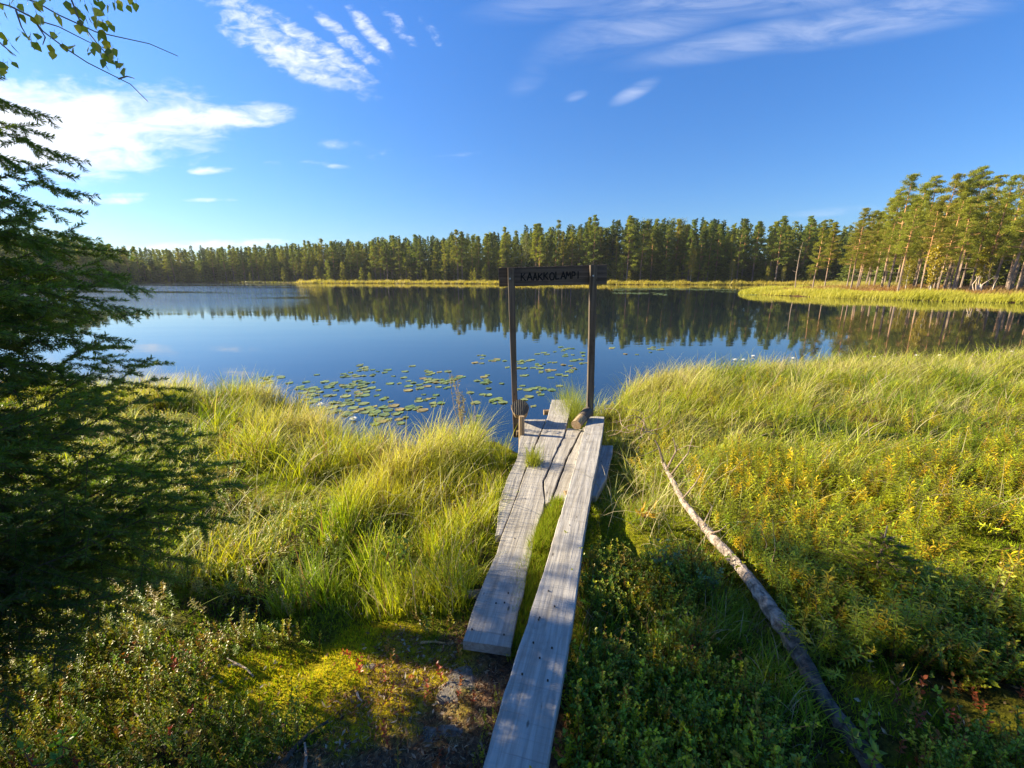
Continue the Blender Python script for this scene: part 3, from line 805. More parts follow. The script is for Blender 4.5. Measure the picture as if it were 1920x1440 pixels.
cnt = 0
for pt in along(120, 9, 20, r5):
    u = pt[0]/pt[1]
    if u > .62 or u < -1.2: continue
    cnt += 1
    put_tree('spruce_tree', far_spruce[int(r5.integers(4))], pt[0], pt[1], forest_h(u)*r5.uniform(.95, 1.12), 17, r5.uniform(0, 6.28),
             'dark pointed spruce rising among the pines of the far shore', 'spruce tree', 'spruces of the far shore')
for pt in along(70, 3.0, 7, r5):
    u = pt[0]/pt[1]
    if u > .7 or u < -1.0: continue
    put_tree('young_pine', sm_pine[int(r5.integers(3))], pt[0], pt[1], r5.uniform(2.5, 7.5), 5, r5.uniform(0, 6.28),
             'young bushy pine at the foot of the far forest edge', 'young pine', 'young pines along the far shore')
def at_px(px, Y): return (px-960)/F*(Y/(cP+.24*sP))
for px, Y, h, lab in ((1250, 128, 17.0, 'tall light green birch in the far forest right of the sign'), (1205, 133, 17.5, 'tall rounded birch right of the sign, its top above the forest'),
                      (1268, 134, 17.5, 'thin pale birch top behind the light green birch'), (985, 138, 14, 'light green birch in the forest behind the left sign post'),
                      (1385, 130, 16.5, 'dark green birch at the right end of the far forest'), (1440, 128, 15, 'slender birch near the gap before the right headland')):
    put_tree('birch_tree', far_birch[int(r5.integers(3))], at_px(px, Y), Y, h, 12, r5.uniform(0, 6), lab, 'birch tree', 'birches of the far shore', .72)
for k_, (px, Y, h, lab) in enumerate(((1295, 122, 9.0, 'yellowish young birch at the far waterline right of the sign'), (1371, 120, 6.0, 'small yellow birch standing low before the far forest'),
                      (1012, 136, 7.2, 'leftmost of three yellow birches above the sign board'), (1026, 137, 8.6, 'middle of three yellow birches above the sign board'),
                      (1044, 136, 8.0, 'rightmost of three yellow birches above the sign board'), (1467, 117, 4.2, 'low yellow green birch bush at the far shore near the headland'))):
    put_tree('young_birch', yel_birch[k_ % 2], at_px(px, Y), Y, h, 5, k_*1.3, lab, 'birch tree', 'small yellow birches of the far shore', .75)

# the rest of the far forest, too many to single out
g = Geo()
def low_tree(seed, kind):
    if kind: t, c = pine(15, .25, 2.2, 700, .58, 16, 0, cone=.8, seed=seed)
    else: t, c = spruce(16, 1.9, 650, .62, seed=seed)
    return c.arr()
lows = [low_tree(s, s % 3) for s in range(5)]
for li, tm in enumerate(lows):
    pts = along(210, 13, 44, r5); u = pts[:, 0]/pts[:, 1]
    n = len(pts); M = rotm(r5.uniform(0, 6.28, n))
    k = forest_h(u)/15*r5.uniform(.85, 1.06, n)
    P = np.concatenate([pts, ground_z(pts[:, 0], pts[:, 1])[:, None]], 1)
    Vb, Qb, Cb = bake(tm, M, P, np.stack([k, k, k], 1), np.repeat(r5.uniform(.75, 1.2, (n, 1)), 3, 1)); g.add(Vb, Qb, Cb)
und = [spruce(6, 1.6, 420, .6, seed=s+90, col=[(.09, .12, .02), (.14, .16, .025), (.11, .14, .02)][s])[1].arr() for s in range(3)]
for tm in und:
    pts = along(620, 7, 40, r5); n = len(pts); k = r5.uniform(.5, 1.25, n)
    xh = r5.uniform(62, 170, 260); yh = r5.uniform(74, 150, 260); kh = (lake_sd(xh, yh) > 6) & (xh/yh > .66); pts = np.concatenate([pts, np.stack([xh, yh], 1)[kh]]); n = len(pts); k = r5.uniform(.5, 1.25, n)
    P = np.concatenate([pts, ground_z(pts[:, 0], pts[:, 1])[:, None]], 1)
    Vb, Qb, Cb = bake(tm, rotm(r5.uniform(0, 6.28, n)), P, np.stack([k*1.3, k*1.3, k], 1), np.repeat(r5.uniform(.75, 1.2, (n, 1)), 3, 1)); g.add(Vb, Qb, Cb)
for tm in lows[:4]:
    xh = r5.uniform(60, 175, 230); yh = r5.uniform(78, 165, 230); kh = (lake_sd(xh, yh) > 8) & (xh/yh > .66); pts = np.stack([xh, yh], 1)[kh]; n = len(pts)
    k = r5.uniform(.78, .98, n)*np.minimum(1.0, (2+.105*pts[:, 1]/1.0)/15*1.0)
    P = np.concatenate([pts, ground_z(pts[:, 0], pts[:, 1])[:, None]], 1)
    Vb, Qb, Cb = bake(tm, rotm(r5.uniform(0, 6.28, n)), P, np.stack([k, k, k], 1)); g.add(Vb, Qb, Cb)
tag(link('forest', g.mesh('forest', M_pine)), 'deep forest mass behind the first rows of trees on the far shore', 'forest', kind='stuff')

# headland pines on the right, lit by the low sun
r6 = np.random.default_rng(6)
hand = [(1690, 55, 12.5), (1668, 52, 12.8), (1745, 50, 12.0), (1782, 54, 13.2), (1795, 49, 12.2), (1822, 52, 12.0), (1842, 47, 11.8), (1893, 44, 12.4), (1900, 52, 13), (1560, 66, 10.2), (1530, 70, 10.0),
        (1548, 60, 8.5), (1590, 62, 9.4), (1612, 58, 10.0), (1640, 64, 12.2), (1655, 59, 12.0), (1715, 60, 13.6), (1760, 62, 13.4), (1865, 56, 13.4), (1730, 46, 8.5), (1625, 72, 12.0), (1580, 76, 11.2), (1510, 78, 9.5)]
def hl_ok(x, y): return lake_sd([x], [y])[0] > 4.5
npn = 0; pl = []
for px, Y, h in hand:
    x = at_px(px, Y)
    if not hl_ok(x, Y): continue
    pl.append((x, Y)); npn += 1
    put_tree('pine_tree', near_pine[int(r6.integers(7))], x, Y, h*r6.uniform(.96, 1.04), 12, r6.uniform(-.5, .5), 'sunlit orange trunked pine at the front of the right headland', 'pine tree', 'front pines of the right headland')
for k_ in range(4000):
    if npn >= 88: break
    Y = r6.uniform(42, 92); px = r6.uniform(1490, 2250); x = at_px(px, Y)
    if not hl_ok(x, Y) or lake_sd([x], [Y])[0] < 6: continue
    if min(math.hypot(x-a, Y-b_) for a, b_ in pl) < 2.0: continue
    pl.append((x, Y)); npn += 1
    h = np.interp(px, [1490, 1560, 1640, 1720, 1900, 2250], [.118, .135, .168, .178, .195, .21])*Y*r6.uniform(.86, 1.0)+1.9
    h = min(h, 14.5)*r6.uniform(.9, 1.0)
    put_tree('pine_tree', near_pine[int(r6.integers(7))], x, Y, h, 12, r6.uniform(0, 6.28), 'slender pine in the stand behind the front of the right headland', 'pine tree', 'pines inside the right headland')
for k_, (px, Y, h, lab) in enumerate(((1746, 45, 4.6, 'bright yellow birch before the pine trunks of the right headland'), (1838, 47, 4.4, 'yellow green birch bush right of the bright yellow one on the headland'),
                                      (1700, 50, 3.4, 'low green birch bush between pine trunks on the headland'))):
    put_tree('young_birch', yel_birch[(k_+1) % 2] if k_ else yel_birch[0], at_px(px, Y), Y, h, 5, 1.0+k_, lab, 'birch tree', 'birches of the right headland', 1.15)
g = Geo(); x0 = at_px(1493, 56.5)
tube(g, [(0, 0, 0), (-.15, 0, 2.2), (-.05, .1, 4.4), (.05, 0, 6.2)], [.07, .05, .03, .01], 6, col=(1.3, 1.2, 1.1))
for q in range(9):
    z_ = 2+q*.45; az = q*2.1; tube(g, [(-.1, 0, z_), (-.1+math.cos(az)*.6, math.sin(az)*.6, z_+.25)], [.018, .006], 4, col=(1.2, 1.1, 1))
tag(link('dead_tree', g.mesh('dead_tree', M_twig), None, (x0, 56.5, .1)), 'thin bare dead tree at the tip of the right headland', 'dead tree')
g = Geo(); x0 = at_px(1843, 46)
for q in range(7):
    dxq = r6.normal(0, .5); tube(g, [(dxq, 0, 0), (dxq+r6.normal(0, .3), .1, 1.0), (dxq+r6.normal(0, .5), 0, 1.9)], [.06, .045, .02], 5, col=(2.6, 2.5, 2.4))
tag(link('birch_clump', g.mesh('birch_clump', M_twig), None, (x0, 46, .2)), 'cluster of short pale leafless birch stems on the right headland', 'dead tree')

# ------------------------------------------------------------------ sedge and grass
def pts_in(x0, x1, y0, y1, n, r_): return r_.uniform(x0, x1, n), r_.uniform(y0, y1, n)
def visible(x, y):      # near land the photo can see, with a margin
    return np.abs(x) < 1.32*y+1.8
def off_walk(x, y, m=0.0):
    """clear of the planks and beam"""
    lx = np.interp(y, [1.54, 2.2, 3.0, 4.3, 5.8], [-.22, -.10, -.03, .08, .18]); rx = np.interp(y, [1.54, 2.0, 2.6, 3.2, 4.0, 5.8], [0.0, .02, .15, .98, 1.0, .75])
    onw = (x > lx-m) & (x < rx+m) & (y > 1.5-m) & (y < 5.8)
    bl = np.interp(y, [.3, .94, 1.56, 2.05, 3.0, 4.6], [-.28, -.085, .08, .19, .43, .83]); onb = (x > bl-m-.01) & (x < bl+.20+m) & (y < 4.66)
    return ~(onw | onb)
r7 = np.random.default_rng(11)
def sedge(name, label, x0, x1, y0, y1, n, Lr, w, cond, lean_az, lean_m, cols, seg=5, tuss=2.2, zoff=-.03, bend=(.3, 1.5), tt=.42):
    x, y = pts_in(x0, x1, y0, y1, n*3, r7)
    tn = vnoise(x, y, tuss, 31)*.6+vnoise(x, y, tuss*2.7, 33)*.4
    d = lake_sd(x, y)
    k = visible(x, y) & off_walk(x, y, .0) & cond(x, y, d) & (r7.random(len(x)) < sstep(tn, tt-.12, tt+.2)*.85+.15)
    x, y, tn, d = x[k][:n], y[k][:n], tn[k][:n], d[k][:n]
    n = len(x)
    z = np.maximum(ground_z(x, y), -.25)+zoff
    L = r7.uniform(Lr[0], Lr[1], n)*(.5+.7*sstep(tn, .35, .65))*r7.uniform(.7, 1.15, n)
    patch = vnoise(x, y, 1.1, 37)
    az = lean_az+r7.normal(0, 1.5, n)+(patch-.5)*2.0
    lean = np.abs(r7.normal(lean_m, .16, n)); bd = r7.uniform(bend[0], bend[1], n)
    ci = np.clip((vnoise(x, y, 1.6, 39)*1.5-.25+r7.normal(0, .22, n)), 0, .999)*(len(cols)-1)
    i0 = ci.astype(int); f = (ci-i0)[:, None]; ca = np.array(cols)
    c = ca[i0]*(1-f)+ca[np.minimum(i0+1, len(cols)-1)]*f
    c = c*r7.uniform(.6, 1.3, (n, 1))
    dry = r7.random(n); c = np.where((dry < .08)[:, None], np.array([.42, .35, .20]), c); c = np.where((dry > .94)[:, None], np.array([.20, .12, .05]), c)
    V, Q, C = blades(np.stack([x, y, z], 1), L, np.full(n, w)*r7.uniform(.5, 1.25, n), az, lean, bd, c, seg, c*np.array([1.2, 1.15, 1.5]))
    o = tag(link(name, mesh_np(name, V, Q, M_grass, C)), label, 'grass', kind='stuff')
    return n
GR = [(.12, .18, .008), (.22, .29, .010), (.34, .38, .014), (.44, .40, .020)]
GY = [(.15, .21, .008), (.28, .34, .012), (.39, .42, .030), (.45, .44, .12)]
# tall sedge fringe, left bank and right bank
sedge('sedge_grass', 'tall pale sedge fringe along the left bank beside the spruce', -7.5, -.35, 2.9, 6.7, 26000, (.26, .52), .0080,
      lambda x, y, d: (d > -.18) & (d < .9+.5*vnoise(x, y, .8, 41)), 0.15, .12, GY, tuss=3.0, tt=.5)
sedge('sedge_grass', 'tall arching sedge fringe along the right bank before the lily pads', 1.0, 16, 4.0, 12.5, 52000, (.24, .52), .0090,
      lambda x, y, d: (d > -.15) & (d < 1.9+.8*vnoise(x, y, .6, 43)), 0.2, .22, GY, bend=(.5, 1.7))
# knee high grass of the middle ground
sedge('grass', 'green grass tussocks of the left bog between fringe and moss', -6, .1, 1.85, 5.6, 15000, (.08, .32), .0075,
      lambda x, y, d: (d > .3) & (y > 1.9+.5*vnoise(x, y, 1.2, 45)) & ((x > -1.1) | (vnoise(x, y, 3.1, 46) > .55)), 0.4, .24, GR, tuss=1.7, tt=.58)
sedge('grass', 'yellow green grass of the right bog reaching back from the fallen trunk', .55, 12, 2.3, 8.5, 42000, (.10, .36), .0082,
      lambda x, y, d: (d > .8) & (y+.25*x > 2.7+.5*vnoise(x, y, 1.2, 47)) & ((x > 1.35) | (y > 2.5)), 0.3, .34, GY, tuss=1.5, tt=.55)
for (xa, xb, ya, yb, nn, lb) in ((-6, -.1, 1.9, 5.6, 2600, 'stray long curved pale blades over the left bog'), (.7, 10, 2.0, 7.8, 4200, 'stray long curved pale blades over the right bog')):
    sedge('grass', lb, xa, xb, ya, yb, nn, (.28, .60), .0055, lambda x, y, d: d > .2, .4, .35, [(.26, .32, .04), (.38, .38, .09), (.46, .42, .20)], seg=7, tuss=2, tt=.3, bend=(.8, 2.3))
# fresh bright grass beside the boardwalk and between the planks and the beam
sedge('grass', 'fresh green grass growing against the left edge of the boardwalk', -1.2, .2, 1.75, 4.4, 12000, (.10, .32), .0062,
      lambda x, y, d: x < np.interp(y, [1.54, 2.2, 3.0, 4.3], [-.26, -.17, -.10, -.02]), 1.6, .1, [(.20, .30, .010), (.32, .40, .014), (.42, .42, .02)], tuss=3, tt=.35, bend=(.1, 1.1))
sedge('grass', 'low dark green grass right of the raised beam', .2, 1.5, 1.1, 4.6, 17000, (.04, .17), .0052,
      lambda x, y, d: x > np.interp(y, [.94, 2.05, 3.0, 4.6], [.12, .42, .62, 1.03]), 0.3, .25, [(.10, .19, .008), (.17, .27, .010), (.28, .34, .014)], tuss=3.2, tt=.45)
# strip of bright moss and grass in the gap beside the beam
y = r7.uniform(1.5, 2.75, 15000); bl = np.interp(y, [.94, 1.56, 2.05, 3.0], [-.085, .08, .19, .43]); x = bl-r7.random(15000)**.8*np.interp(y, [1.5, 2.0, 2.75], [.075, .15, .05])-.004
n = len(x); c = np.array([.26, .30, .02])*r7.uniform(.6, 1.4, (n, 1)); c = np.where(r7.random((n, 1)) < .15, np.array([.30, .20, .05]), c)
V, Q, C = blades(np.stack([x, y, np.full(n, .35)], 1), r7.uniform(.02, .085, n)+.06*(y > 2.2)*r7.random(n), np.full(n, .004), r7.uniform(0, 6.28, n), r7.uniform(0, .4, n), r7.uniform(0, .8, n), c, 2)
tag(link('moss', mesh_np('moss', V, Q, M_moss, C)), 'bright yellow green moss filling the gap between planks and beam', 'moss', kind='stuff')
# tuft growing through the boards, and the one at its far right
for (bx, by, bz, nn, L0, L1, lab) in ((.19, 3.45, .35, 260, .08, .24, 'small grass tuft growing up between the boards of the walk'), (.80, 5.25, .1, 900, .25, .62, 'tall grass tuft right of the last board by the right post')):
    P = np.stack([bx+r7.normal(0, .035 if nn < 500 else .09, nn), by+r7.normal(0, .05 if nn < 500 else .35, nn), np.full(nn, bz)], 1)
    c = np.array([.25, .29, .035])*r7.uniform(.6, 1.3, (nn, 1))
    V, Q, C = blades(P, r7.uniform(L0, L1, nn), np.full(nn, .0045), r7.uniform(0, 6.28, nn), np.abs(r7.normal(.1, .15, nn)), r7.uniform(.1, 1.3, nn), c, 5)
    tag(link('grass_tuft', mesh_np('grass_tuft', V, Q, M_grass, C)), lab, 'grass tuft')

# cushion moss fibres all over the near ground
def fibres(name, label, n, cond, Lr, w, cols, yr=(.75, 4.2)):
    x, y = pts_in(-4.5, 4.5, yr[0], yr[1], n*3, r7)
    k = visible(x, y) & off_walk(x, y) & cond(x, y); x, y = x[k][:n], y[k][:n]; n = len(x)
    z = ground_z(x, y)-.004
    t = np.clip(vnoise(x, y, 5, 51)*1.4-.2+r7.normal(0, .15, n), 0, 1)[:, None]
    c = (np.array(cols[0])*(1-t)+np.array(cols[1])*t)*r7.uniform(.7, 1.3, (n, 1))
    V, Q, C = blades(np.stack([x, y, z], 1), r7.uniform(*Lr, n), np.full(n, w), r7.uniform(0, 6.28, n), r7.uniform(0, .7, n), r7.uniform(0, .5, n), c, 1)
    tag(link(name, mesh_np(name, V, Q, M_moss, C)), label, 'moss', kind='stuff')
fibres('moss', 'yellow cushion moss glowing beside the bare trodden ground', 70000, lambda x, y: moss_mask(x, y) > .35, (.006, .018), .0035, [(.46, .39, .006), (.72, .60, .010)], (1.0, 2.1))
fibres('moss', 'deep green peat moss cushions over the near ground', 200000, lambda x, y: (litter_mask(x, y) < .5) & (vnoise(x, y, 2.3, 53)+vnoise(x, y, 9, 54)*.4 > .45), (.010, .035), .006, [(.13, .20, .006), (.34, .36, .010)])

# belts of sedge on the headland and the far shore
def belt(label, n, Y0, Y1, X0, X1, d0, d1, L, w, cols, lean):
    x, y = pts_in(X0, X1, Y0, Y1, n*8, r7); d = lake_sd(x, y); k = (d > d0+.9*(vnoise(x, y, .35, 64)-.3)) & (d < d1) & (np.abs(x/y) < 1.4) & (vnoise(x, y, .8, 65) > .10); x, y = x[k][:n], y[k][:n]; n = len(x)
    c = np.array(cols[0])+(np.array(cols[1])-np.array(cols[0]))*np.clip(vnoise(x, y, .25, 61)[:, None]*1.3-.15+r7.normal(0, .25, (n, 1)), -.3, 1)
    z = np.maximum(ground_z(x, y), 0)-.05
    V, Q, C = blades(np.stack([x, y, z], 1), r7.uniform(L*.5, L*1.2, n)*(.45+.9*vnoise(x, y, .55, 63)), np.full(n, w), lean+r7.normal(0, .8, n), np.abs(r7.normal(.15, .12, n)), r7.uniform(.2, 1.0, n), c, 3)
    tag(link('sedge_belt', mesh_np('sedge_belt', V, Q, M_grass, C)), label, 'grass', kind='stuff')
belt('bright yellow sedge belt along the right headland', 42000, 28, 62, 24, 72, -.4, 3.2, .62, .035, [(.36, .37, .02), (.48, .45, .06)], .2)
belt('thin yellow sedge belt along the foot of the far forest', 26000, 105, 162, -75, 82, -.5, 3.5, 1.05, .10, [(.38, .36, .03), (.46, .40, .05)], .2)
belt('dull sedge edging the shaded far left shore', 6000, 70, 165, -135, -75, -.5, 2.0, .6, .10, [(.12, .14, .03), (.2, .2, .04)], .2)
belt('rusty brown heath between the sedge and the pines of the headland', 26000, 36, 95, 28, 100, 2.0, 14, .55, .07, [(.26, .12, .03), (.30, .20, .045)], .2)
belt('pale sedge strip closing the inlet behind the headland', 9000, 66, 112, 45, 110, -.4, 9, .9, .09, [(.32, .31, .05), (.38, .34, .07)], .2)

# ------------------------------------------------------------------ dwarf shrubs
def sprig(h, nl, ll, lw, seed, leafcol, kind='oval'):
    r_ = np.random.default_rng(seed); g = Geo()
    bx, by = r_.normal(0, .22, 2)*h
    pts = np.array([[0, 0, 0], [bx*.5, by*.5, h*.5], [bx, by, h]]); tube(g, pts, [.0014, .0012, .0007], 3, col=(.16, .10, .05))
    f = np.sort(r_.uniform(.22 if kind == 'oval' else .35, 1.0, nl)); f[-2:] = 1
    P = np.stack([np.interp(f, [0, .5, 1], pts[:, k]) for k in range(3)], 1)
    az = np.arange(nl)*2.4+r_.normal(0, .3, nl); up = (.35+.6*f if kind == 'oval' else -.15+1.0*(f-.4))+r_.normal(0, .2, nl)
    D = np.stack([np.cos(az), np.sin(az), up], 1)
    L = ll*r_.uniform(.7, 1.2, nl)
    D = D/np.linalg.norm(D, axis=1)[:, None]; S = np.cross(D, [0, 0, 1.0]); S /= np.linalg.norm(S, axis=1)[:, None]+1e-6; N = np.cross(S, D)
    w = (L*lw)[:, None]; Lc = L[:, None]
    a = P; b_ = P+D*Lc*.35; c_ = P+D*Lc*.72; e_ = P+D*Lc-N*Lc*.08
    V = np.stack([a, b_+S*w*.5+N*w*.12, b_-S*w*.5+N*w*.12, c_+S*w*.42+N*w*.1, c_-S*w*.42+N*w*.1, e_], 1).reshape(-1, 3)
    mid = np.stack([(b_), (c_)], 1)
    # a leaf of four quads folded along its midrib
    V = np.stack([a, b_+S*w*.5+N*w*.15, b_, b_-S*w*.5+N*w*.15, c_+S*w*.42+N*w*.12, c_, c_-S*w*.42+N*w*.12, e_], 1).reshape(-1, 3)
    q = np.array([[0, 1, 4, 2], [0, 2, 6, 3], [2, 4, 7, 5], [2, 5, 7, 6]])
    q = np.array([[0, 1, 4, 5], [5, 2, 0, 0], [0, 5, 6, 3], [5, 4, 7, 7], [5, 7, 7, 6]])
    q = np.array([[0, 1, 4, 5], [0, 5, 6, 3], [4, 7, 6, 5]])
    Q = (q[None]+np.arange(nl)[:, None, None]*8).reshape(-1, 4)
    cc = np.array(leafcol)*r_.uniform(.75, 1.3, (nl, 1)); g.add(V, Q, np.repeat(cc, 8, 0))
    return g.arr()
def scatter(name, label, protos, n, x0, x1, y0, y1, cond, sr, r_, tints, tilt=.25, zo=-.01):
    x, y = pts_in(x0, x1, y0, y1, n*3, r_); k = visible(x, y) & off_walk(x, y, .01) & cond(x, y) & nolog(x, y); x, y = x[k][:n], y[k][:n]
    z = ground_z(x, y)+zo; which = r_.integers(0, len(protos), len(x)); g = Geo()
    for i_, tm in enumerate(protos):
        m = which == i_; nn = int(m.sum())
        if not nn: continue
        ti = np.array(tints)[r_.integers(0, len(tints), nn)]*r_.uniform(.7, 1.3, (nn, 1)); s_ = r_.uniform(*sr, nn)
        Vb, Qb, Cb = bake(tm, rotm(r_.uniform(0, 6.28, nn), r_.normal(0, tilt, nn), r_.uniform(0, 6.28, nn)), np.stack([x[m], y[m], z[m]], 1), np.stack([s_]*3, 1), ti); g.add(Vb, Qb, Cb)
    tag(link(name, g.mesh(name, M_leaf)), label, 'ground cover', kind='stuff')
r8 = np.random.default_rng(12)
LOGP = np.array([G(a, b_, .44)[:2] for a, b_ in ((1243, 866), (1318, 985), (1398, 1075), (1478, 1188), (1580, 1330), (1700, 1500))])
def nolog(x, y, m=.085):
    lx = np.interp(-y, -LOGP[:, 1], LOGP[:, 0]); return ((x < lx-m*.55-.12*sstep(y, 1.4, 1.6)) | (x > lx+m)) | (y > 3.1) | ((y < 1.48) & (vnoise(x, y, 5, 99) > .05))
ling = [sprig(.085+.05*(s/5), 17, .0115, .52, s, (.19, .27, .014)) for s in range(6)]
blueb = [sprig(.12+.05*(s/5), 24, .0135, .55, s+10, (.24, .31, .014)) for s in range(5)]
tea = [sprig(.15+.06*(s/5), 40, .023, .20, s+20, (.34, .36, .014), 'narrow') for s in range(5)]
red = [sprig(.09, 11, .018, .55, s+30, (.36, .07, .02)) for s in range(3)]
TG = [(1, 1, 1), (.75, .85, .7), (1.7, 1.3, .9), (2.2, 1.6, .9), (1.5, .8, .7), (.6, .75, .7)]
TR_ = [(1, 1, 1), (1.1, 1.8, 1), (.8, .8, 1), (1.0, 2.6, 1)]
lit_ = lambda x, y: (litter_mask(x, y) < .3) & (moss_mask(x, y) < .25)
scatter('lingonberry_shrubs', 'dark green leafy lingonberry cover of the shaded left foreground', ling+blueb[:2], 2900, -3.6, -.1, .75, 2.0, lambda x, y: lit_(x, y) & (y < 1.55+.25*vnoise(x, y, 2, 71)-.12*x*0) & (vnoise(x, y, 3, 72) > .25), (.45, 1.15), r8, TG)
scatter('lingonberry_shrubs', 'dark leafy bilberry and lingonberry cover of the right foreground', ling+blueb, 16500, .05, 5.2, .7, 2.6, lambda x, y: (y+.12*x < 2.05+.4*vnoise(x, y, 1.5, 73)) & (x > np.interp(y, [.7, .94, 2.05], [.06, .13, .42])) & (vnoise(x, y, 2.6, 74)+.25*vnoise(x, y, 9, 70) > .40), (.5, 1.3), r8, TG)
scatter('marsh_tea_shrubs', 'yellow green narrow leaved marsh tea right of the fallen trunk', tea, 6300, 1.15, 6.8, 1.4, 3.6, lambda x, y: (vnoise(x, y, 1.7, 75) > .35), (.7, 1.45), r8, [(1, 1, 1), (1.25, 1.2, .8), (1.7, 1.1, .8), (.8, .95, 1), (1, 1, 1)])
scatter('marsh_tea_shrubs', 'brownish marsh tea sprigs left of the yellow moss', tea, 700, -3.6, -1.0, 1.3, 2.9, lambda x, y: lit_(x, y) & (vnoise(x, y, 2.0, 76) > .5), (.5, .95), r8, [(.8, .9, .9), (1.2, .8, .8), (.6, .8, 1)])
scatter('berry_leaves', 'small reddening leaves dotted low over the left foreground', red, 110, -2.2, -.15, .8, 1.6, lambda x, y: vnoise(x, y, 4, 77) > .45, (.5, 1.0), r8, TR_)
scatter('berry_leaves', 'small reddening leaves dotted low over the right foreground', red, 260, .1, 3.5, .8, 2.0, lambda x, y: (vnoise(x, y, 3, 78) > .5) & (x > .15+.3*(y-.9)), (.6, 1.1), r8, TR_)
scatter('low_bog_shrubs', 'small leafed leatherleaf among the grass of the right bog', blueb+tea, 4200, 1.2, 9, 2.2, 6.5, lambda x, y: vnoise(x, y, 1.4, 79) > .42, (.6, 1.3), r8, [(1.2, 1.1, 1), (1.7, 1.3, 1), (1.0, 1.1, 1)])
scatter('low_bog_shrubs', 'small yellowing leaves among the grass of the left bog', blueb, 2600, -5, -.3, 2.2, 5, lambda x, y: vnoise(x, y, 1.6, 80) > .45, (.4, 1.0), r8, [(1.8, 1.4, 1), (2.4, 1.5, 1), (1.1, 1.2, 1)])
# bright sprigs hugging the beam
scatter('beam_side_leaves', 'fresh lingonberry sprigs between the plank end and the beam', ling, 150, -.18, .18, 1.0, 2.0, lambda x, y: (x < np.interp(y, [.94, 1.56, 2.05], [-.085, .08, .19])) & (x > np.interp(y, [.94, 1.56, 2.05], [-.085, .08, .19])-.09) & (vnoise(x, y, 7, 83) > .35), (.35, .65), r8, [(1.6, 1.4, 1), (1.9, 1.6, 1.2)])

# ------------------------------------------------------------------ litter, rocks, twigs
n = 16000; x, y = pts_in(-1.5, .3, .8, 1.9, n*3, r8); k = (litter_mask(x, y) > .3) & off_walk(x, y); x, y = x[k][:n], y[k][:n]; n = len(x)
D = r8.normal(size=(n, 3)); D[:, 2] *= .25
Ln = r8.uniform(.008, .034, n); wd = np.where(r8.random(n) < .12, .009, .0016)
V, Q = rand_quads(np.stack([x, y, ground_z(x, y)+r8.uniform(.001, .010, n)], 1), Ln, wd, D)
lc = np.array([(.22, .13, .07), (.38, .26, .16), (.11, .065, .04), (.5, .42, .32), (.28, .14, .07)])[r8.integers(0, 5, n)]*r8.uniform(.6, 1.2, (n, 1))
tag(link('needle_litter', mesh_np('needle_litter', V, Q, M_moss, np.repeat(lc, 4, 0))), 'brown fallen needles and leaf bits over the bare ground', 'litter', kind='stuff')
n = 1500; x, y = pts_in(-2.4, 2.4, .8, 1.9, n, r8); k = off_walk(x, y); x, y = x[k], y[k]; n = len(x)
D = r8.normal(size=(n, 3)); D[:, 2] *= .3
V, Q = rand_quads(np.stack([x, y, ground_z(x, y)+.008], 1), r8.uniform(.01, .03, n), r8.uniform(.006, .014, n), D)
lc = np.array([(.30, .20, .12), (.45, .40, .33), (.25, .08, .04)])[r8.integers(0, 3, n)]*r8.uniform(.6, 1.2, (n, 1))
tag(link('leaf_litter', mesh_np('leaf_litter', V, Q, M_moss, np.repeat(lc, 4, 0))), 'scattered dead leaves and wood chips on the foreground moss', 'litter', kind='stuff')

def rock(px, py, rx, ry, rz, yaw, label, up=.0):
    rz *= .6; p = G(px, py, .345); n1_, n2_ = 40, 24
    th = np.linspace(0, 2*PI, n1_, endpoint=False); ph = np.linspace(0, PI*.5, n2_)
    TH, PH = np.meshgrid(th, ph); rr = (1+.22*np.sin(TH*2+px)+.14*np.sin(TH*3+py)+.08*np.sin(TH*7))
    Xr = np.sin(PH)**.6*np.cos(TH)*rx*rr; Yr = np.sin(PH)**.6*np.sin(TH)*ry*rr
    Zr = np.cos(PH)**.55*rz*(1+.3*(fbm(Xr+px, Yr+py, 9, 0, 3)-.5))-.03*np.sin(PH)**6+(fbm(Xr+px, Yr, 22, 3, 3)-.5)*.012*np.cos(PH)
    i = np.arange(n2_-1)[:, None]*n1_; j = np.arange(n1_)[None]; j2 = (j+1) % n1_
    g = Geo(); g.add(np.stack([Xr, Yr, Zr], -1).reshape(-1, 3), np.stack([i+j, i+n1_+j, i+n1_+j2, i+j2], -1).reshape(-1, 4))
    gz = float(ground_z(np.array([p[0]]), np.array([p[1]]))[0])
    tag(link('rock', g.mesh('rock', M_rock, True), None, (p[0], p[1], gz-.011+up), (0, 0, yaw)), label, 'rock')
rock(860, 1285, .105, .075, .026, .2, 'larger flat grey rock sunk in the bare ground beside the beam')
rock(830, 1380, .10, .06, .022, -.3, 'mossy flat rock nearest the photo bottom beside the beam')
rock(680, 1252, .05, .035, .020, .3, 'small blue grey rock at the edge of the yellow moss')
rock(790, 1290, .035, .022, .014, .1, 'little grey rock left of the larger flat rock')

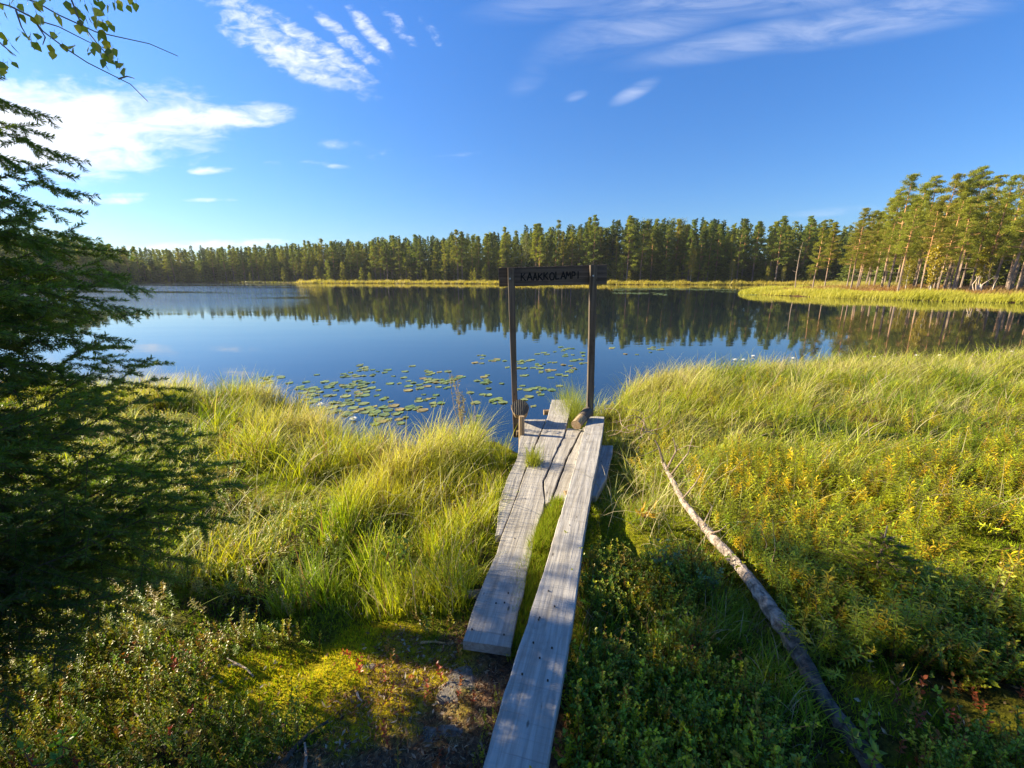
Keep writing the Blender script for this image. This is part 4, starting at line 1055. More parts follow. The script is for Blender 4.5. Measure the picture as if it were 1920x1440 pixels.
def stick(pix, rad, label, col=(1, 1, 1), z=.375, name='fallen_twig', forks=()):
    g = Geo(); P = []
    for (px, py) in pix:
        p = G(px, py, z); gz = float(ground_z(p[0:1], p[1:2])[0]); P.append((p[0], p[1], max(gz+rad*1.2, .2)))
    P = np.array(P); o0 = P[0].copy()
    tube(g, P-o0, np.linspace(rad, rad*.55, len(P)), 6, col, .15)
    for (i_, dx_, dy_, dz_) in forks: tube(g, [P[i_]-o0, P[i_]-o0+np.array([dx_, dy_, dz_])], [rad*.6, rad*.3], 4, col)
    tag(link(name, g.mesh(name, M_twig), None, o0), label, 'twig')
stick([(428, 1250), (447, 1247), (462, 1254), (474, 1262)], .006, 'short bleached grey twig left of the yellow moss', (1.6, 1.6, 1.6), forks=((1, -.06, .02, .01),))
stick([(568, 1440), (573, 1410), (570, 1385)], .007, 'pale crooked root standing out at the bottom of the bare ground', (1.3, 1.3, 1.3))
stick([(530, 1425), (552, 1393), (580, 1365), (615, 1345)], .009, 'dark root running up to the right beside the pale crooked root', (.35, .33, .3))
stick([(788, 1196), (812, 1194), (842, 1197)], .006, 'orange split stick lying left of the plank end', (2.2, 1.6, .8))
stick([(668, 1290), (672, 1300), (678, 1306)], .005, 'short pale bent chip below the small blue grey rock', (2, 1.9, 1.7))
stick([(900, 1378), (906, 1392), (912, 1410)], .004, 'thin grey twig close to the beam near the photo bottom', (1.2, 1.2, 1.2))
stick([(245, 1305), (262, 1330), (290, 1352), (305, 1380)], .004, 'thin grey twig winding through the left foreground leaves', (1.3, 1.3, 1.2), z=.45)
stick([(1100, 1385), (1145, 1392), (1170, 1395)], .003, 'thin pale twig on the dark ground right of the beam', (1.8, 1.6, 1.3), z=.38)

# fallen trunk right of the walk
g = Geo(); P = []
for px, py, rr in ((1243, 866, .020), (1262, 902, .024), (1283, 942, .028), (1318, 985, .032), (1352, 1022, .036), (1398, 1075, .040), (1436, 1126, .044), (1478, 1188, .046), (1520, 1250, .042), (1580, 1330, .040), (1640, 1412, .040), (1700, 1500, .040)):
    p = G(px, py, .45+.02*(py > 1100)); P.append((p[0], p[1], p[2], rr))
P = np.array(P); PP = []; RR = []
for t_ in np.linspace(0, len(P)-1, 60): PP.append([np.interp(t_, range(len(P)), P[:, k]) for k in range(3)]); RR.append(np.interp(t_, range(len(P)), P[:, 3]))
PP = np.array(PP); gz = ground_z(PP[:, 0], PP[:, 1]); RR = np.array(RR)
PP[:, 2] = np.maximum(gz+RR*.55, PP[:, 2]-.005); PP[:, 2] = np.convolve(np.pad(PP[:, 2], 4, 'edge'), np.ones(9)/9, 'valid')
PP[:, 2] -= .05*(1-sstep(PP[:, 1], 1.25, 1.5)); PP += rng.normal(0, .0022, PP.shape); o0 = PP[0].copy(); tube(g, PP-o0, RR*.76*(1+rng.normal(0, .045, 60)), 14, (1, 1, 1), .2)
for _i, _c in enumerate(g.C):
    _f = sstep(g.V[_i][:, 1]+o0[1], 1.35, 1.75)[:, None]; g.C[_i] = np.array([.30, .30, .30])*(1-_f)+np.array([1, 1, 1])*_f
trunk_mat = bark_mat('peeling_pine_bark', (.13, .10, .08), (.50, .40, .32), 26, .9, 1.0)
fallen = link('fallen_tree', None, None, o0); tag(fallen, 'thin fallen tree lying from the grass to the lower right, bark peeling', 'fallen tree')
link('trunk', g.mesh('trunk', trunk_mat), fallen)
g = Geo(); r9 = np.random.default_rng(4)
for (pa, pb, pc, rad) in (((1243, 866), (1236, 840), (1228, 825), .012), ((1250, 880), (1268, 845), (1262, 820), .009), ((1258, 890), (1290, 850), (1300, 815), .007), ((1280, 935), (1305, 905), (1318, 880), .006),
                          ((1268, 845), (1290, 835), (1310, 838), .004), ((1332, 1000), (1350, 995), (1362, 985), .006), ((1318, 985), (1335, 950), (1320, 930), .004), ((1236, 840), (1215, 850), (1200, 856), .004)):
    za = .47; A0, B0, C0 = G(*pa, za), G(*pb, za), G(*pc, za)
    B0 = U(*pb, np.linalg.norm(A0-[0, 0, CAMH])*.98/np.linalg.norm(ray(*pb))); C0 = U(*pc, np.linalg.norm(A0-[0, 0, CAMH])*.97/np.linalg.norm(ray(*pc)))
    g = Geo(); tube(g, [A0-o0, B0-o0, C0-o0], [rad, rad*.7, rad*.35], 6, (1.3, 1.2, 1.1)); link('dead_branch', g.mesh('dead_branch', M_twig), fallen)

# curled dead twigs right of the right post
g = Geo()
for q in range(11):
    P = [U(1215+r9.normal(0, 14), 812, 3.9)]; a = r9.uniform(0, 6.28); d_ = np.array([r9.normal(0, .5), r9.normal(0, .3), .8])
    for k_ in range(9):
        d_ = d_+np.array([math.cos(a+k_*.8), .3*math.sin(a+k_), math.sin(a+k_*.9)-.1])*.42; d_ /= np.linalg.norm(d_); P.append(P[-1]+d_*.045)
    tube(g, np.array(P)-P[0]+[r9.normal(0, .08), r9.normal(0, .06), 0], np.linspace(.004, .0015, 10), 4, (1.5, 1.35, 1.2))
p0 = U(1215, 812, 3.9); tag(link('dead_shrub', g.mesh('dead_shrub', M_twig), None, p0), 'curled dead twigs in the grass right of the right sign post', 'dead shrub')

# single plants
def plant(name, label, cat, px, py, zbase, h, nst, nl, ll, lw, col, seed, spread=.25, twig=(.2, .13, .08), droop=0.0):
    r_ = np.random.default_rng(seed); p = G(px, py, zbase); gz = float(ground_z(p[0:1], p[1:2])[0]); root = link(name, None, None, (p[0], p[1], max(gz, 0)-.01)); tag(root, label, cat)
    st = Geo(); lf = Geo()
    for k_ in range(nst):
        az = r_.uniform(0, 6.28); s_ = spread*r_.uniform(.2, 1)*h; hh = h*r_.uniform(.6, 1) if k_ else h
        b0 = np.array([0, 0, h*.35*(k_ > 0)*r_.random()]); e_ = np.array([math.cos(az)*s_, math.sin(az)*s_, hh]); m_ = (b0+e_)/2+r_.normal(0, .02, 3)
        tube(st, [b0, m_, e_], [.0035, .0025, .001], 4, twig)
        f = np.sort(r_.uniform(.3, 1, nl)); P = (b0*(1-f)[:, None]**2+2*m_*((1-f)*f)[:, None]+e_*f[:, None]**2)
        a2 = np.arange(nl)*2.4; D = np.stack([np.cos(a2), np.sin(a2), .6-droop+r_.normal(0, .3, nl)], 1)
        V, Q = rand_quads(P, ll*r_.uniform(.6, 1.2, nl), ll*lw, D); lf.add(V, Q, np.repeat(np.array(col)*r_.uniform(.7, 1.3, (nl, 1)), 4, 0))
    link('stem', st.mesh('stem', M_moss), root); link('leaves', lf.mesh('leaves', M_leaf), root)
plant('bog_myrtle', 'slender half bare bush against the lily pads left of the left post', 'shrub', 868, 830, .12, .86, 9, 26, .035, .38, (.24, .21, .13), 1, .16, (.42, .33, .25))
plant('willow_seedling', 'yellowing leafy seedling standing in the left grass by the walk', 'seedling', 742, 1075, .40, .34, 5, 10, .045, .42, (.30, .34, .03), 2, .3)
plant('bog_bilberry', 'blue green leafed little bush right of the beam', 'shrub', 1238, 1080, .38, .24, 9, 16, .024, .55, (.14, .22, .11), 3, .45)
plant('bog_bilberry', 'blue green bush left of the fallen trunk, lower than its neighbour', 'shrub', 1320, 1120, .38, .20, 8, 14, .022, .55, (.13, .21, .10), 4, .5)
plant('yellow_plant', 'orange and yellow leafed small plant right of the beam', 'plant', 1212, 985, .38, .14, 3, 4, .085, .35, (.50, .32, .02), 5, .5)
plant('leafy_seedling', 'bright leafed seedling at the right edge above the shaded shrubs', 'seedling', 1868, 1150, .50, .42, 3, 22, .035, .4, (.36, .38, .05), 6, .25)
plant('leafy_seedling', 'glossy bright green leafed plant at the photo bottom right of the beam', 'seedling', 1640, 1405, .45, .16, 7, 12, .032, .5, (.20, .30, .03), 7, .8)
plant('leafy_seedling', 'pale leafed plant low beside the fallen trunk at the photo bottom', 'seedling', 1460, 1425, .42, .15, 6, 10, .034, .5, (.26, .32, .06), 8, .8)
plant('lingonberry_plant', 'green leafed sprig standing under the left bottom corner leaves', 'plant', 118, 1420, .42, .14, 5, 10, .032, .48, (.12, .24, .03), 9, .7)

# small spruce seedling, light green, on the right
def frond(g, p0, d0, L, r_, col, k=26):
    S_ = np.cross(d0, [0, 0, 1.0]); S_ /= np.linalg.norm(S_)+1e-6
    tube(g, [p0, p0+d0*L*.5+[0, 0, .01], p0+d0*L], [.003, .002, .001], 3, (.22, .15, .08))
    f = np.linspace(.1, 1, k); P = p0+f[:, None]*d0*L
    for s_ in (-1, 1, .3, -.3):
        D = d0*.7+S_*s_+[0, 0, .35*(1-abs(s_))]+r_.normal(0, .12, (k, 3)); V, Q = rand_quads(P, .016*r_.uniform(.7, 1.2, k), .0035, D); g.add(V, Q, np.repeat(np.array(col)*r_.uniform(.8, 1.2, (k, 1)), 4, 0))
r_ = np.random.default_rng(31); p = G(1640, 1085, .47); root = link('spruce_seedling', None, None, p); tag(root, 'light green spruce seedling spreading flat among the marsh tea', 'spruce seedling'); g = Geo()
for q in range(34):
    az = q*2.4; zq = .02+.22*(q/34); L = .34*(1-q/40)*r_.uniform(.7, 1.1); d0 = np.array([math.cos(az), math.sin(az)*.7, .12]); frond(g, np.array([0, 0, zq]), d0, L, r_, (.30, .36, .03))
    for k_ in range(5):
        f = .3+.13*k_; s_ = 1 if k_ % 2 else -1; d2 = np.array([math.cos(az+s_*.8), math.sin(az+s_*.8)*.7, .08]); frond(g, np.array([0, 0, zq])+d0*L*f, d2, L*.42*(1.1-f), r_, (.34, .40, .035), 14)
link('needles', g.mesh('needles', M_needle), root); g = Geo(); tube(g, [(0, 0, -.05), (0, 0, .3)], [.008, .003], 6); link('stem', g.mesh('stem', M_bark), root)
# dry stalks
for i_, (pa, pb, h, lab) in enumerate((((1440, 1085), 0, .36, 'taller of two dry straw stalks right of the fallen trunk'), ((1428, 1060), 0, .26, 'shorter of two dry straw stalks right of the fallen trunk'),
                          ((1549, 1230), 0, .22, 'single thin dry stalk upright in the shaded shrubs'), ((890, 800), 0, .5, 'thin bare reed before the boardwalk end left of the post'))):
    p = G(*pa, .42 if i_ < 3 else .15); g = Geo(); tube(g, [(0, 0, -.06), (.01, 0, h*.5), (-.03-.02*i_, 0, h)], [.0028, .0022, .001], 4, (2.2, 1.9, 1.3)); tag(link('dry_stalk', g.mesh('dry_stalk', M_twig), None, p), lab, 'stalk')

# ------------------------------------------------------------------ water lilies
def pad_mesh(seed):
    r_ = np.random.default_rng(seed); k = 26; a = np.linspace(.16, 2*PI-.16, k+1)
    rim = 1+.035*np.sin(a*3+seed)+.02*r_.normal(size=k+1)
    V = [[.10, 0, .006]]; C = [(.9, .9, .8)]
    for f, z_, cc in ((.35, .004, 1.0), (.75, .003, 1.0), (1.0, .005, .92)):
        for q in range(k+1):
            V.append([math.cos(a[q])*f*rim[q], math.sin(a[q])*f*rim[q], z_+.012*f*f*max(0, math.sin(a[q]*2+seed))*.8]); C.append((cc, cc, cc))
    for q in range(k+1): V.append([math.cos(a[q])*rim[q], math.sin(a[q])*rim[q], .001]); C.append((.8, .6, .5))
    Q = []
    for q in range(0, k, 2): Q.append([0, 1+q, 2+q, min(3+q, k+1)])
    for r__ in range(3):
        o_ = 1+r__*(k+1)
        for q in range(k): Q.append([o_+q, o_+k+1+q, o_+k+2+q, o_+q+1])
    return V, Q, C
pad_cols = [(.20, .26, .07), (.16, .23, .06), (.24, .28, .08), (.32, .26, .07)]
pads = []
for s_ in range(4):
    for c_ in range(4 if s_ < 2 else 3):
        V, Q, C = pad_mesh(s_); pads.append((c_, mesh_np('lily_pad', V, Q, M_pad, np.array(C)*pad_cols[c_])))
c3 = [(790,268,30,8,2),(820,295,70,18,6),(690,330,100,22,10),(950,303,55,12,3),(890,332,35,8,2),(1118,305,34,6,1),(1172,265,25,6,1),(1030,340,32,8,1),(1108,352,28,8,1),(1278,300,25,6,1),(1295,325,40,10,3),(1255,357,32,8,1),
 (1375,310,35,6,1),(1440,306,28,5,1),(1145,376,36,7,1),(1180,390,36,8,1),(1075,395,36,9,1),(1005,396,38,6,1),(1160,415,45,10,2),(1335,380,90,30,9),(1250,410,25,8,1),(1155,450,48,8,2),(1425,392,25,5,1),(120,352,90,12,5),(455,330,42,8,1),
 (375,385,44,8,1),(80,390,60,10,3),(250,392,35,6,1),(515,383,32,8,1),(640,405,130,25,14),(740,385,50,18,3),(795,386,26,6,1),(880,387,38,8,1),(830,410,65,12,3),(430,425,50,12,3),(340,435,100,18,7),(430,455,45,10,2),(850,438,35,12,2),
 (918,445,22,8,1),(690,450,30,8,1),(735,475,80,28,8),(600,446,40,9,1),(905,485,32,9,1),(955,512,48,12,2),(1010,531,27,9,1),(560,485,40,12,2),(430,500,90,30,9),(780,520,40,18,3),(580,533,55,10,2),(690,533,46,12,2),(860,565,38,20,2),
 (640,565,50,15,3),(740,575,60,18,4),(1050,595,110,32,9),(1150,580,40,14,3),(1230,580,35,12,2),(560,590,110,22,7),(830,600,60,14,3),(870,640,45,22,3),(700,620,60,12,3),(960,675,70,15,4),(1080,665,50,14,3),(1258,478,28,9,1),
 (1350,482,22,7,1),(1250,508,50,9,3),(1330,503,24,8,1),(1243,532,36,12,2),(1375,540,32,10,2),(1325,545,25,5,1),(1690,182,52,6,3),(1695,208,28,5,1),(1665,235,38,11,2),(1785,222,48,12,4),(1865,226,28,5,1),(1515,348,60,14,4),
 (1500,378,40,8,2),(1750,348,52,9,2),(1700,385,60,25,6),(1843,396,35,9,1),(1745,433,32,8,1),(1680,478,28,10,2),(1732,471,28,10,1),(1815,512,36,10,1),(1760,535,70,14,4),(1645,540,24,9,1),(1450,425,35,15,3),(1668,637,28,12,1),(1587,720,50,18,1),(1885,275,28,8,1)]
c1 = [(740,700,60,18,5),(690,686,25,4,1),(555,728,30,6,2),(595,735,15,4,1),(750,742,45,10,3),(650,718,12,3,1),(840,722,20,8,2),(850,750,30,5,2),(790,775,40,5,3),(505,768,45,6,2),(430,785,30,20,4),(440,830,35,12,3),(545,810,50,14,4),
 (545,845,25,25,4),(615,845,55,14,4),(640,790,40,6,2),(725,808,40,8,2),(740,850,40,12,4),(800,830,40,7,2),(840,798,40,8,2),(700,880,40,8,2),(620,892,25,6,1),(455,875,35,8,2),(570,968,85,14,5),(500,975,30,10,1),(680,948,35,10,1),
 (540,1003,38,16,2),(460,1030,30,18,2),(430,947,30,7,1),(410,970,30,8,1),(505,1085,28,11,1),(1040,693,40,7,2),(1310,705,50,22,5),(1370,700,25,8,2),(1125,733,22,5,1),(1190,740,30,8,2),(1040,772,35,6,1),(1140,765,35,8,2),
 (1130,808,35,12,3),(1220,790,60,15,5),(950,750,30,5,1),(1080,845,40,10,2),(1240,665,25,4,1),(160,742,45,5,2),(330,823,28,6,1),(340,862,28,10,2)]
spots = []
def pad_at(px, py, d0=None):
    p = G(px, py, .004)
    if lake_sd([p[0]], [p[1]])[0] > -.05: return
    r0 = r9.uniform(.042, .088) if d0 is None else d0
    for tries in range(6):
        ok = all((p[0]-a)**2+(p[1]-b_)**2 > (r0+rr)**2*.5 for a, b_, rr in spots)
        if ok: break
        p = p+np.append(r9.normal(0, r0*.9, 2), 0)
    if not ok or len(spots) >= 298: return
    spots.append((p[0], p[1], r0))
for L_, f_ in ((c3, lambda a, b_: (480+a/4, 620+b_/4)), (c1, lambda a, b_: (860+a/3.6, 460+b_/3.6))):
    for (a, b_, ra, rb, nn) in L_:
        for q in range(nn):
            if nn == 1: pad_at(*f_(a, b_))
            else: pad_at(*f_(a+r9.uniform(-.8, .8)*ra, b_+r9.uniform(-.8, .8)*rb))

for (a, b_, ra, rb, nn) in ((620, 745, 70, 28, 22), (560, 722, 60, 10, 10), (760, 790, 60, 14, 8), (900, 740, 40, 25, 8), (1150, 690, 30, 14, 6), (1230, 672, 40, 8, 6), (1660, 664, 60, 5, 9), (1890, 650, 26, 5, 5), (1360, 672, 40, 6, 3), (1480, 668, 40, 5, 4), (1560, 662, 30, 3, 3)):
    for q in range(nn): pad_at(a+r9.uniform(-1, 1)*ra, b_+r9.uniform(-1, 1)*rb)
for (a, b_, r0) in spots:
    yel = r9.random() < .10
    cand = [m for c_, m in pads if (c_ == 3) == yel] or [pads[0][1]]
    me = cand[int(r9.integers(len(cand)))]
    side = 'left' if a/b_ < 0.0 else ('mid' if a/b_ < .19 else 'right')
    lab = {'left': 'green lily pad floating left of the left sign post', 'mid': 'green lily pad floating in the water seen between the sign posts', 'right': 'green lily pad floating right of the right sign post'}[side]
    gp = {'left': 'lily pads left of the sign', 'mid': 'lily pads between the sign posts', 'right': 'lily pads right of the sign'}[side]
    if yel: lab = lab.replace('green lily pad', 'yellowing lily pad'); gp = 'yellowing '+gp
    tag(link('lily_pad', me, None, (a, b_, r9.uniform(.0, .004)), (r9.normal(0, .006), r9.normal(0, .006), r9.uniform(0, 6.28)), (r0, r0*r9.uniform(.88, 1), 1)), lab, 'lily pad', gp)
# far raft of pads, countless and tiny
x, y = pts_in(12, 45, 38, 82, 5000, r9); pxs = 960+F*x/(y/(cP+.22*sP)); k = (lake_sd(x, y) < -.4) & (pxs > 1150) & (pxs < 1420) & (vnoise(x, y, .22, 91)+.3*vnoise(x, y, .9, 92) > .70) & (y > 48); x, y = x[k][:900], y[k][:900]
tm = [np.array(v) for v in pad_mesh(1)]; n = len(x); Vb, Qb, Cb = bake((tm[0], tm[1], tm[2]*pad_cols[1]), rotm(r9.uniform(0, 6, n)), np.stack([x, y, np.full(n, .004)], 1), np.stack([np.full(n, .16)]*2+[np.full(n, 1.0)], 1))
tag(link('lily_pads', mesh_np('lily_pads', Vb, Qb, M_pad, Cb)), 'distant raft of tiny lily pads before the headland tip', 'lily pads', kind='stuff')
# blossoms
m_, T = new_mat('white_petal'); b = T.node('ShaderNodeBsdfPrincipled'); b.inputs['Base Color'].default_value = (.8, .8, .76, 1); b.inputs['Roughness'].default_value = .5; T.l.new(b.outputs[0], T.out.inputs[0]); M_petal = m_
m_, T = new_mat('yellow_stamen'); b = T.node('ShaderNodeBsdfPrincipled'); b.inputs['Base Color'].default_value = (.7, .45, .03, 1); T.l.new(b.outputs[0], T.out.inputs[0]); M_stam = m_
g = Geo()
for ring, nn, el, ll in ((0, 9, .25, 1.0), (1, 8, .7, .85), (2, 6, 1.1, .65)):
    for q in range(nn):
        az = q*2*PI/nn+ring*.4; D = np.array([[math.cos(az)*math.cos(el), math.sin(az)*math.cos(el), math.sin(el)]]); S_ = np.array([-math.sin(az), math.cos(az), 0]); N_ = np.cross(D[0], S_)
        P0 = D[0]*.08; V = [P0, P0+D[0]*ll*.5+S_*.2-N_*.05, P0+D[0]*ll, P0+D[0]*ll*.5-S_*.2-N_*.05]; g.add(V, [[0, 1, 2, 3]])
petm = g.mesh('petals', M_petal); g = Geo(); tube(g, [(0, 0, 0), (0, 0, .35)], [.16, .2], 8); stm = g.mesh('stamens', M_stam)
fl = [(600, 759, 'white lily flower in the leftmost pads near the sedge'), (662, 786, 'white lily flower among pads close behind the left grass'), (1378, 676, 'leftmost white lily flower behind the right bank grass'),
      (1394, 676, 'white lily flower just right of the leftmost one behind the right bank'), (1412, 669, 'highest of three neighbouring white lily flowers behind the right bank'), (1487, 673, 'lone white lily flower behind the middle of the right bank grass'),
      (1640, 671, 'white lily flower before the reflected pine trunks'), (1719, 668, 'white lily flower right of the one before the reflected trunks'), (1762, 668, 'white lily flower under the reflected yellow birch'), (1897, 661, 'white lily flower at the right edge of the photo')]
for px, py, lab in fl:
    p = G(px, py-2, .03); rt = link('water_lily_flower', None, None, (p[0], p[1], .012), (0, 0, px), (.060,)*3); tag(rt, lab, 'flower'); link('petals', petm, rt); link('stamens', stm, rt)

# ------------------------------------------------------------------ the near spruce at the left
def spruce_branch(L, seed, dens=300):
    """branch along +X from the origin; returns twig Geo and needle Geo"""
    r_ = np.random.default_rng(seed); tw = Geo(); nd = Geo(); segs = []
    n = 10; f = np.linspace(0, 1, n); main = np.stack([f*L, .05*L*np.sin(f*3+seed), -.20*L*np.sin(f*2.2)+.20*L*f**2.5], 1)
    tube(tw, main, .0072*L*(1-f)**1.3+.0012, 5, (.45, .35, .28))
    def shoot(p, d, l, lev):
        d = d/np.linalg.norm(d); m = p+d*l*.5+np.array([0, 0, -.03*l]); e = p+d*l+np.array([0, 0, -.10*l*(lev > 0)+.02*l])
        tube(tw, [p, m, e], [.0018, .0013, .0007], 3, (.45, .33, .22)); segs.append((p, m)); segs.append((m, e))
        if lev < 2 and l > .07:
            k = int(l/.070); side = 1
            for i in range(k):
                g_ = (i+.8)/(k+.5); q = p+(m-p)*min(1, g_*2) if g_ < .5 else m+(e-m)*(g_*2-1)
                ax = np.cross(d, [0, 0, 1.0]); ax /= np.linalg.norm(ax)+1e-6; side = -side
                dd = d*.75+ax*side*r_.uniform(.6, .95)+np.array([0, 0, r_.normal(-.12, .18)])
                shoot(q, dd, min(.15, l*.50)*(1.15-g_*.6)*r_.uniform(.6, 1.15), lev+1)
    side = 1; s = .12*L
    while s < L*.99:
        p = np.array([np.interp(s, f*L, main[:, k]) for k in range(3)]); q = s/L; side = -side
        l = L*.44*(math.sin(PI*min(1, q*.70+.16)))*(1.05-.50*q)*r_.uniform(.6, 1.15)+.045
        shoot(p, np.array([.80, side*r_.uniform(.65, 1.0), r_.normal(-.18, .20)]), l, 0); s += r_.uniform(.040, .075)
    for i in range(3, n-1): segs.append((main[i], main[i+1]))
    A_ = np.array([a for a, b_ in segs]); B_ = np.array([b_ for a, b_ in segs]); ln = np.linalg.norm(B_-A_, axis=1)
    cnt_ = np.maximum(2, (ln*dens).astype(int)); idx = np.repeat(np.arange(len(segs)), cnt_); t = r_.random(len(idx))[:, None]
    P = A_[idx]*(1-t)+B_[idx]*t; D0 = (B_-A_)[idx]/ln[idx][:, None]; rd = r_.normal(size=(len(idx), 3)); rd -= (rd*D0).sum(1)[:, None]*D0; rd /= np.linalg.norm(rd, axis=1)[:, None]
    D = D0*.70+rd*.85+[0, 0, .15]
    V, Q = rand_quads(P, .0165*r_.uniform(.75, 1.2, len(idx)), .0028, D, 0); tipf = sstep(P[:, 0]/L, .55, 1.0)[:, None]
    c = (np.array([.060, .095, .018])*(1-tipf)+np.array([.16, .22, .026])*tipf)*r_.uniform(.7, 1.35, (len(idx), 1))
    c = np.where(r_.random((len(idx), 1)) < .05, np.array([.16, .12, .04]), c); nd.add(V, Q, np.repeat(c, 4, 0))
    return tw, nd
SX, SYY = -2.15, 0.38
brp = []
for q, L in enumerate((1.45, 1.25, 1.0, .75)):
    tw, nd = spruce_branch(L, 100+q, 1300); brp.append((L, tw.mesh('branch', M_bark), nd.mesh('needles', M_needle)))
sp = link('spruce_tree', None, None, (SX, SYY, .38)); tag(sp, 'dark spruce with drooping needle branches filling the left edge', 'spruce tree')
g = Geo(); tube(g, [(0, 0, -.1), (.02, 0, 1.2), (0, .02, 2.6), (0, 0, 4.3)], [.065, .05, .03, .006], 10); link('trunk', g.mesh('trunk', M_bark, True), sp)
rs = np.random.default_rng(8)
def add_branch(z, az, L, pitch, roll=0):
    k = min(range(4), key=lambda i: abs(brp[i][0]-L)); s_ = L/brp[k][0]
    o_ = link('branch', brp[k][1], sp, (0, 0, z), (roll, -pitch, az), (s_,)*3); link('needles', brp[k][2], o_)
# branches reaching into the picture: tip pixel and depth give direction and length
tips = [(398, 880, 1.62), (350, 860, 1.75), (395, 935, 1.55), (372, 838, 1.9), (300, 700, 1.95), (218, 652, 1.9), (208, 668, 1.7), (225, 510, 2.0), (222, 548, 1.75), (112, 335, 1.75), (92, 262, 1.85), (30, 178, 1.8),
        (180, 445, 1.9), (120, 600, 1.5), (285, 775, 1.5), (150, 760, 1.3), (20, 400, 1.5), (90, 520, 1.5), (310, 805, 1.7), (290, 900, 1.5), (110, 420, 2.1),
        (40, 560, 1.3), (60, 430, 1.6), (150, 540, 1.65), (180, 720, 1.5), (270, 860, 1.7), (330, 910, 1.8), (70, 445, 1.9)]
for px, py, t in tips:
    tp = U(px, py, t); zb = tp[2]-.38; dx_, dy_ = tp[0]-SX, tp[1]-SYY; hd = math.hypot(dx_, dy_)
    drop = rs.uniform(-.02, .22)*hd; z0_ = max(.12, zb+drop); pit = math.atan2(zb-z0_, hd)
    add_branch(z0_, math.atan2(dy_, dx_), math.hypot(hd, zb-z0_), pit, rs.normal(0, .15))
for q in range(14):
    z = 1.2+3.0*(q/14); az = rs.uniform(1.3, 5.0); L = (1.25*(1-z/4.5)**.8+.12)*(1 if z < 1.5 else .72)
    add_branch(z, az, L, rs.uniform(-.15, .15)+.08*z, rs.normal(0, .2))

# ------------------------------------------------------------------ birch whose twigs hang in from the top left
bt = link('birch_tree', None, None, (-3.55, 2.35, .35)); tag(bt, 'birch with thin leafy twigs hanging into the top left corner', 'birch tree')
bo = np.array([-3.55, 2.35, .35]); st = Geo(); lf = Geo(); rb = np.random.default_rng(15)
tube(st, [(0, 0, -.1), (.05, 0, 2), (-.05, .05, 4), (.02, 0, 7)], [.085, .07, .05, .01], 10, (1, 1, 1))
link('trunk', st.mesh('trunk', M_birchbark, True), bt); st = Geo()
tw = [([(-60, -40), (70, 5), (110, 28), (180, 60), (225, 70), (280, 82), (333, 105)], 1.75), ([(-60, -10), (20, 12), (70, 38), (110, 50), (165, 78), (205, 94)], 1.72), ([(20, 12), (60, 32), (80, 58), (125, 92), (165, 118), (205, 138), (245, 158), (277, 190)], 1.7),
      ([(222, 148), (238, 143), (252, 147)], 1.7), ([(60, 32), (85, 70), (80, 84)], 1.7), ([(130, -10), (150, 40), (185, 85), (225, 130)], 1.68), ([(-20, 60), (5, 85), (30, 105)], 1.6), ([(30, 20), (40, 50), (52, 70)], 1.7)]
for pix, t in tw:
    P = np.array([U(px, py, t+.0006*i*0) for i, (px, py) in enumerate(pix)])-bo; tube(st, P, np.linspace(.0034, .0013, len(P)), 5, (.35, .25, .2))
A0 = U(-60, -40, 1.75)-bo; tube(st, [(0, 0, 1.9), A0*.5+np.array([0, 0, 1.25]), A0], [.02, .012, .005], 6, (.4, .3, .25)); A1 = U(-60, -10, 1.72)-bo; tube(st, [(0, 0, 1.8), A1*.5+np.array([0, 0, 1.1]), A1], [.018, .011, .005], 6, (.4, .3, .25))
lv = [(15, 15), (25, 22), (70, 15), (85, 42), (45, 35), (40, 30), (52, 35), (42, 72), (55, 78), (60, 80), (92, 90), (98, 102), (112, 70), (118, 90), (75, 75), (100, 68), (135, 98), (133, 102), (5, 50), (0, 70), (5, 100), (18, 125), (5, 140), (8, 120), (12, 128), (20, 90), (148, 52), (160, 55), (155, 5), (163, 10), (170, 18), (176, 25), (185, 20),
      (178, 38), (186, 45), (190, 52), (182, 60), (196, 48), (200, 56), (192, 66), (186, 72), (175, 55), (168, 92), (172, 98), (178, 88), (185, 95), (190, 105), (196, 110), (200, 100), (205, 95), (208, 108), (198, 120), (215, 118), (220, 122), (228, 130), (232, 134), (222, 128), (210, 20), (218, 15), (222, 10), (238, 18), (242, 8), (140, 20), (146, 30), (152, 35),
      (30, 5), (48, 5), (62, 8), (85, 5), (70, 30), (108, 35), (195, 30), (188, 10), (205, 45), (199, 78), (204, 84), (193, 88), (214, 104), (165, 35), (176, 12), (240, 5), (248, 14), (212, 12), (8, 30), (2, 8), (34, 14), (95, 4), (120, 2), (160, -5), (180, -2)]
for px, py in lv:
    for k_ in range(2 if rb.random() < .35 else 1):
        p = U(px+rb.normal(0, 4), py-8+rb.normal(0, 4), 1.70+rb.normal(0, .03))-bo; d_ = np.array([rb.normal(0, .45), rb.normal(0, .5), -1.0]); d_ /= np.linalg.norm(d_); s_ = np.cross(d_, [rb.normal(), 1.0, rb.normal(0, .4)]); s_ /= np.linalg.norm(s_)
        l = rb.uniform(.026, .042); w = l*.40; nn_ = np.cross(d_, s_)*l*.06
        V = [p, p+d_*l*.28+s_*w+nn_, p+d_*l*.62+s_*w*.72+nn_, p+d_*l, p+d_*l*.62-s_*w*.72+nn_, p+d_*l*.28-s_*w+nn_, p+d_*l*.3, p+d_*l*.65]
        lf.add(V, [[0, 1, 2, 6], [0, 6, 4, 5], [6, 2, 3, 4]], np.array([(.34, .40, .03), (.22, .29, .03), (.50, .46, .03)][int(rb.integers(3))])*rb.uniform(.8, 1.2))
        tube(lf, [p-d_*.012, p], [.0006, .0006], 3, (.25, .25, .08))
link('twigs', st.mesh('twigs', M_moss), bt)
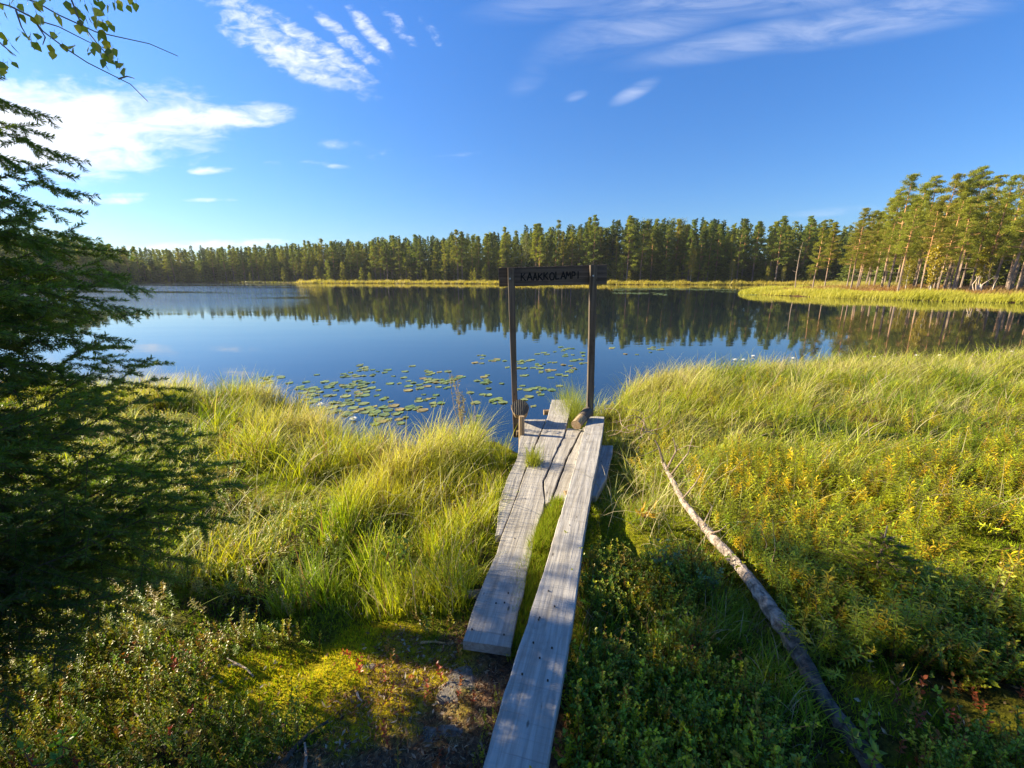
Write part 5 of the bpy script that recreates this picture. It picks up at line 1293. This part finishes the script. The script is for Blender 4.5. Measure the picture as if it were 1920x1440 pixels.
n = 9000; v = rb.normal(size=(n, 3)); v /= np.linalg.norm(v, axis=1)[:, None]; v *= rb.random((n, 1))**.5
P = v*[1.1, 1.1, 1.9]+[-.3, .0, 5.6]; k = vnoise(P[:, 0]*2+P[:, 2], P[:, 1]*2, 1.5, 3) > .42; P = P[k]
V, Q = rand_quads(P, .045, .032, rb.normal(0, .6, (len(P), 3))+[0, 0, -.8]); lf.add(V, Q, np.repeat(np.array([.14, .19, .03])*rb.uniform(.7, 1.3, (len(P), 1)), 4, 0))
link('leaves', lf.mesh('leaves', M_leaf), bt)

# trees standing beyond the left frame edge; their shade falls over the foreground
for k_, (x, y, h, kind) in enumerate(((-5.2, 2.85, 5.0, 2), (-6.3, -1.2, 10, 0), (-5.4, -3.2, 9, 1), (-13, 3.0, 10, 1), (-10, -1.8, 12, 0), (-8.0, -4.5, 13, 1))):
    pr = far_spruce[k_ % 4] if kind == 0 else near_pine[6 if kind == 2 else k_ % 7]
    put_tree('spruce_tree' if kind == 0 else 'pine_tree', pr, x, y, h, 17 if kind == 0 else 12, k_*1.1, 'tree standing on the near bank outside the left edge of the photo', 'tree', 'near bank trees outside the view', 1.15 if kind == 0 else (1.7 if kind == 2 else 1.0))

# ------------------------------------------------------------------ thin morning air
hz, T = new_mat('haze'); pv = T.node('ShaderNodeVolumePrincipled'); pv.inputs['Color'].default_value = (.9, .94, 1, 1); pv.inputs['Density'].default_value = .00016; pv.inputs['Anisotropy'].default_value = .2
T.l.new(pv.outputs[0], T.out.inputs['Volume'])
xa, xb, ya, yb, za, zb = -1000, 1000, -150, 1400, -4, 40
Vh = np.array([(xa, ya, za), (xb, ya, za), (xb, yb, za), (xa, yb, za), (xa, ya, zb), (xb, ya, zb), (xb, yb, zb), (xa, yb, zb)], float)
hm_ = mesh_np('haze', Vh, [[3, 2, 1, 0], [4, 5, 6, 7], [0, 1, 5, 4], [1, 2, 6, 5], [2, 3, 7, 6], [3, 0, 4, 7]], hz)
tag(link('haze', hm_), 'thin haze over the lake and far forest', kind='stuff')
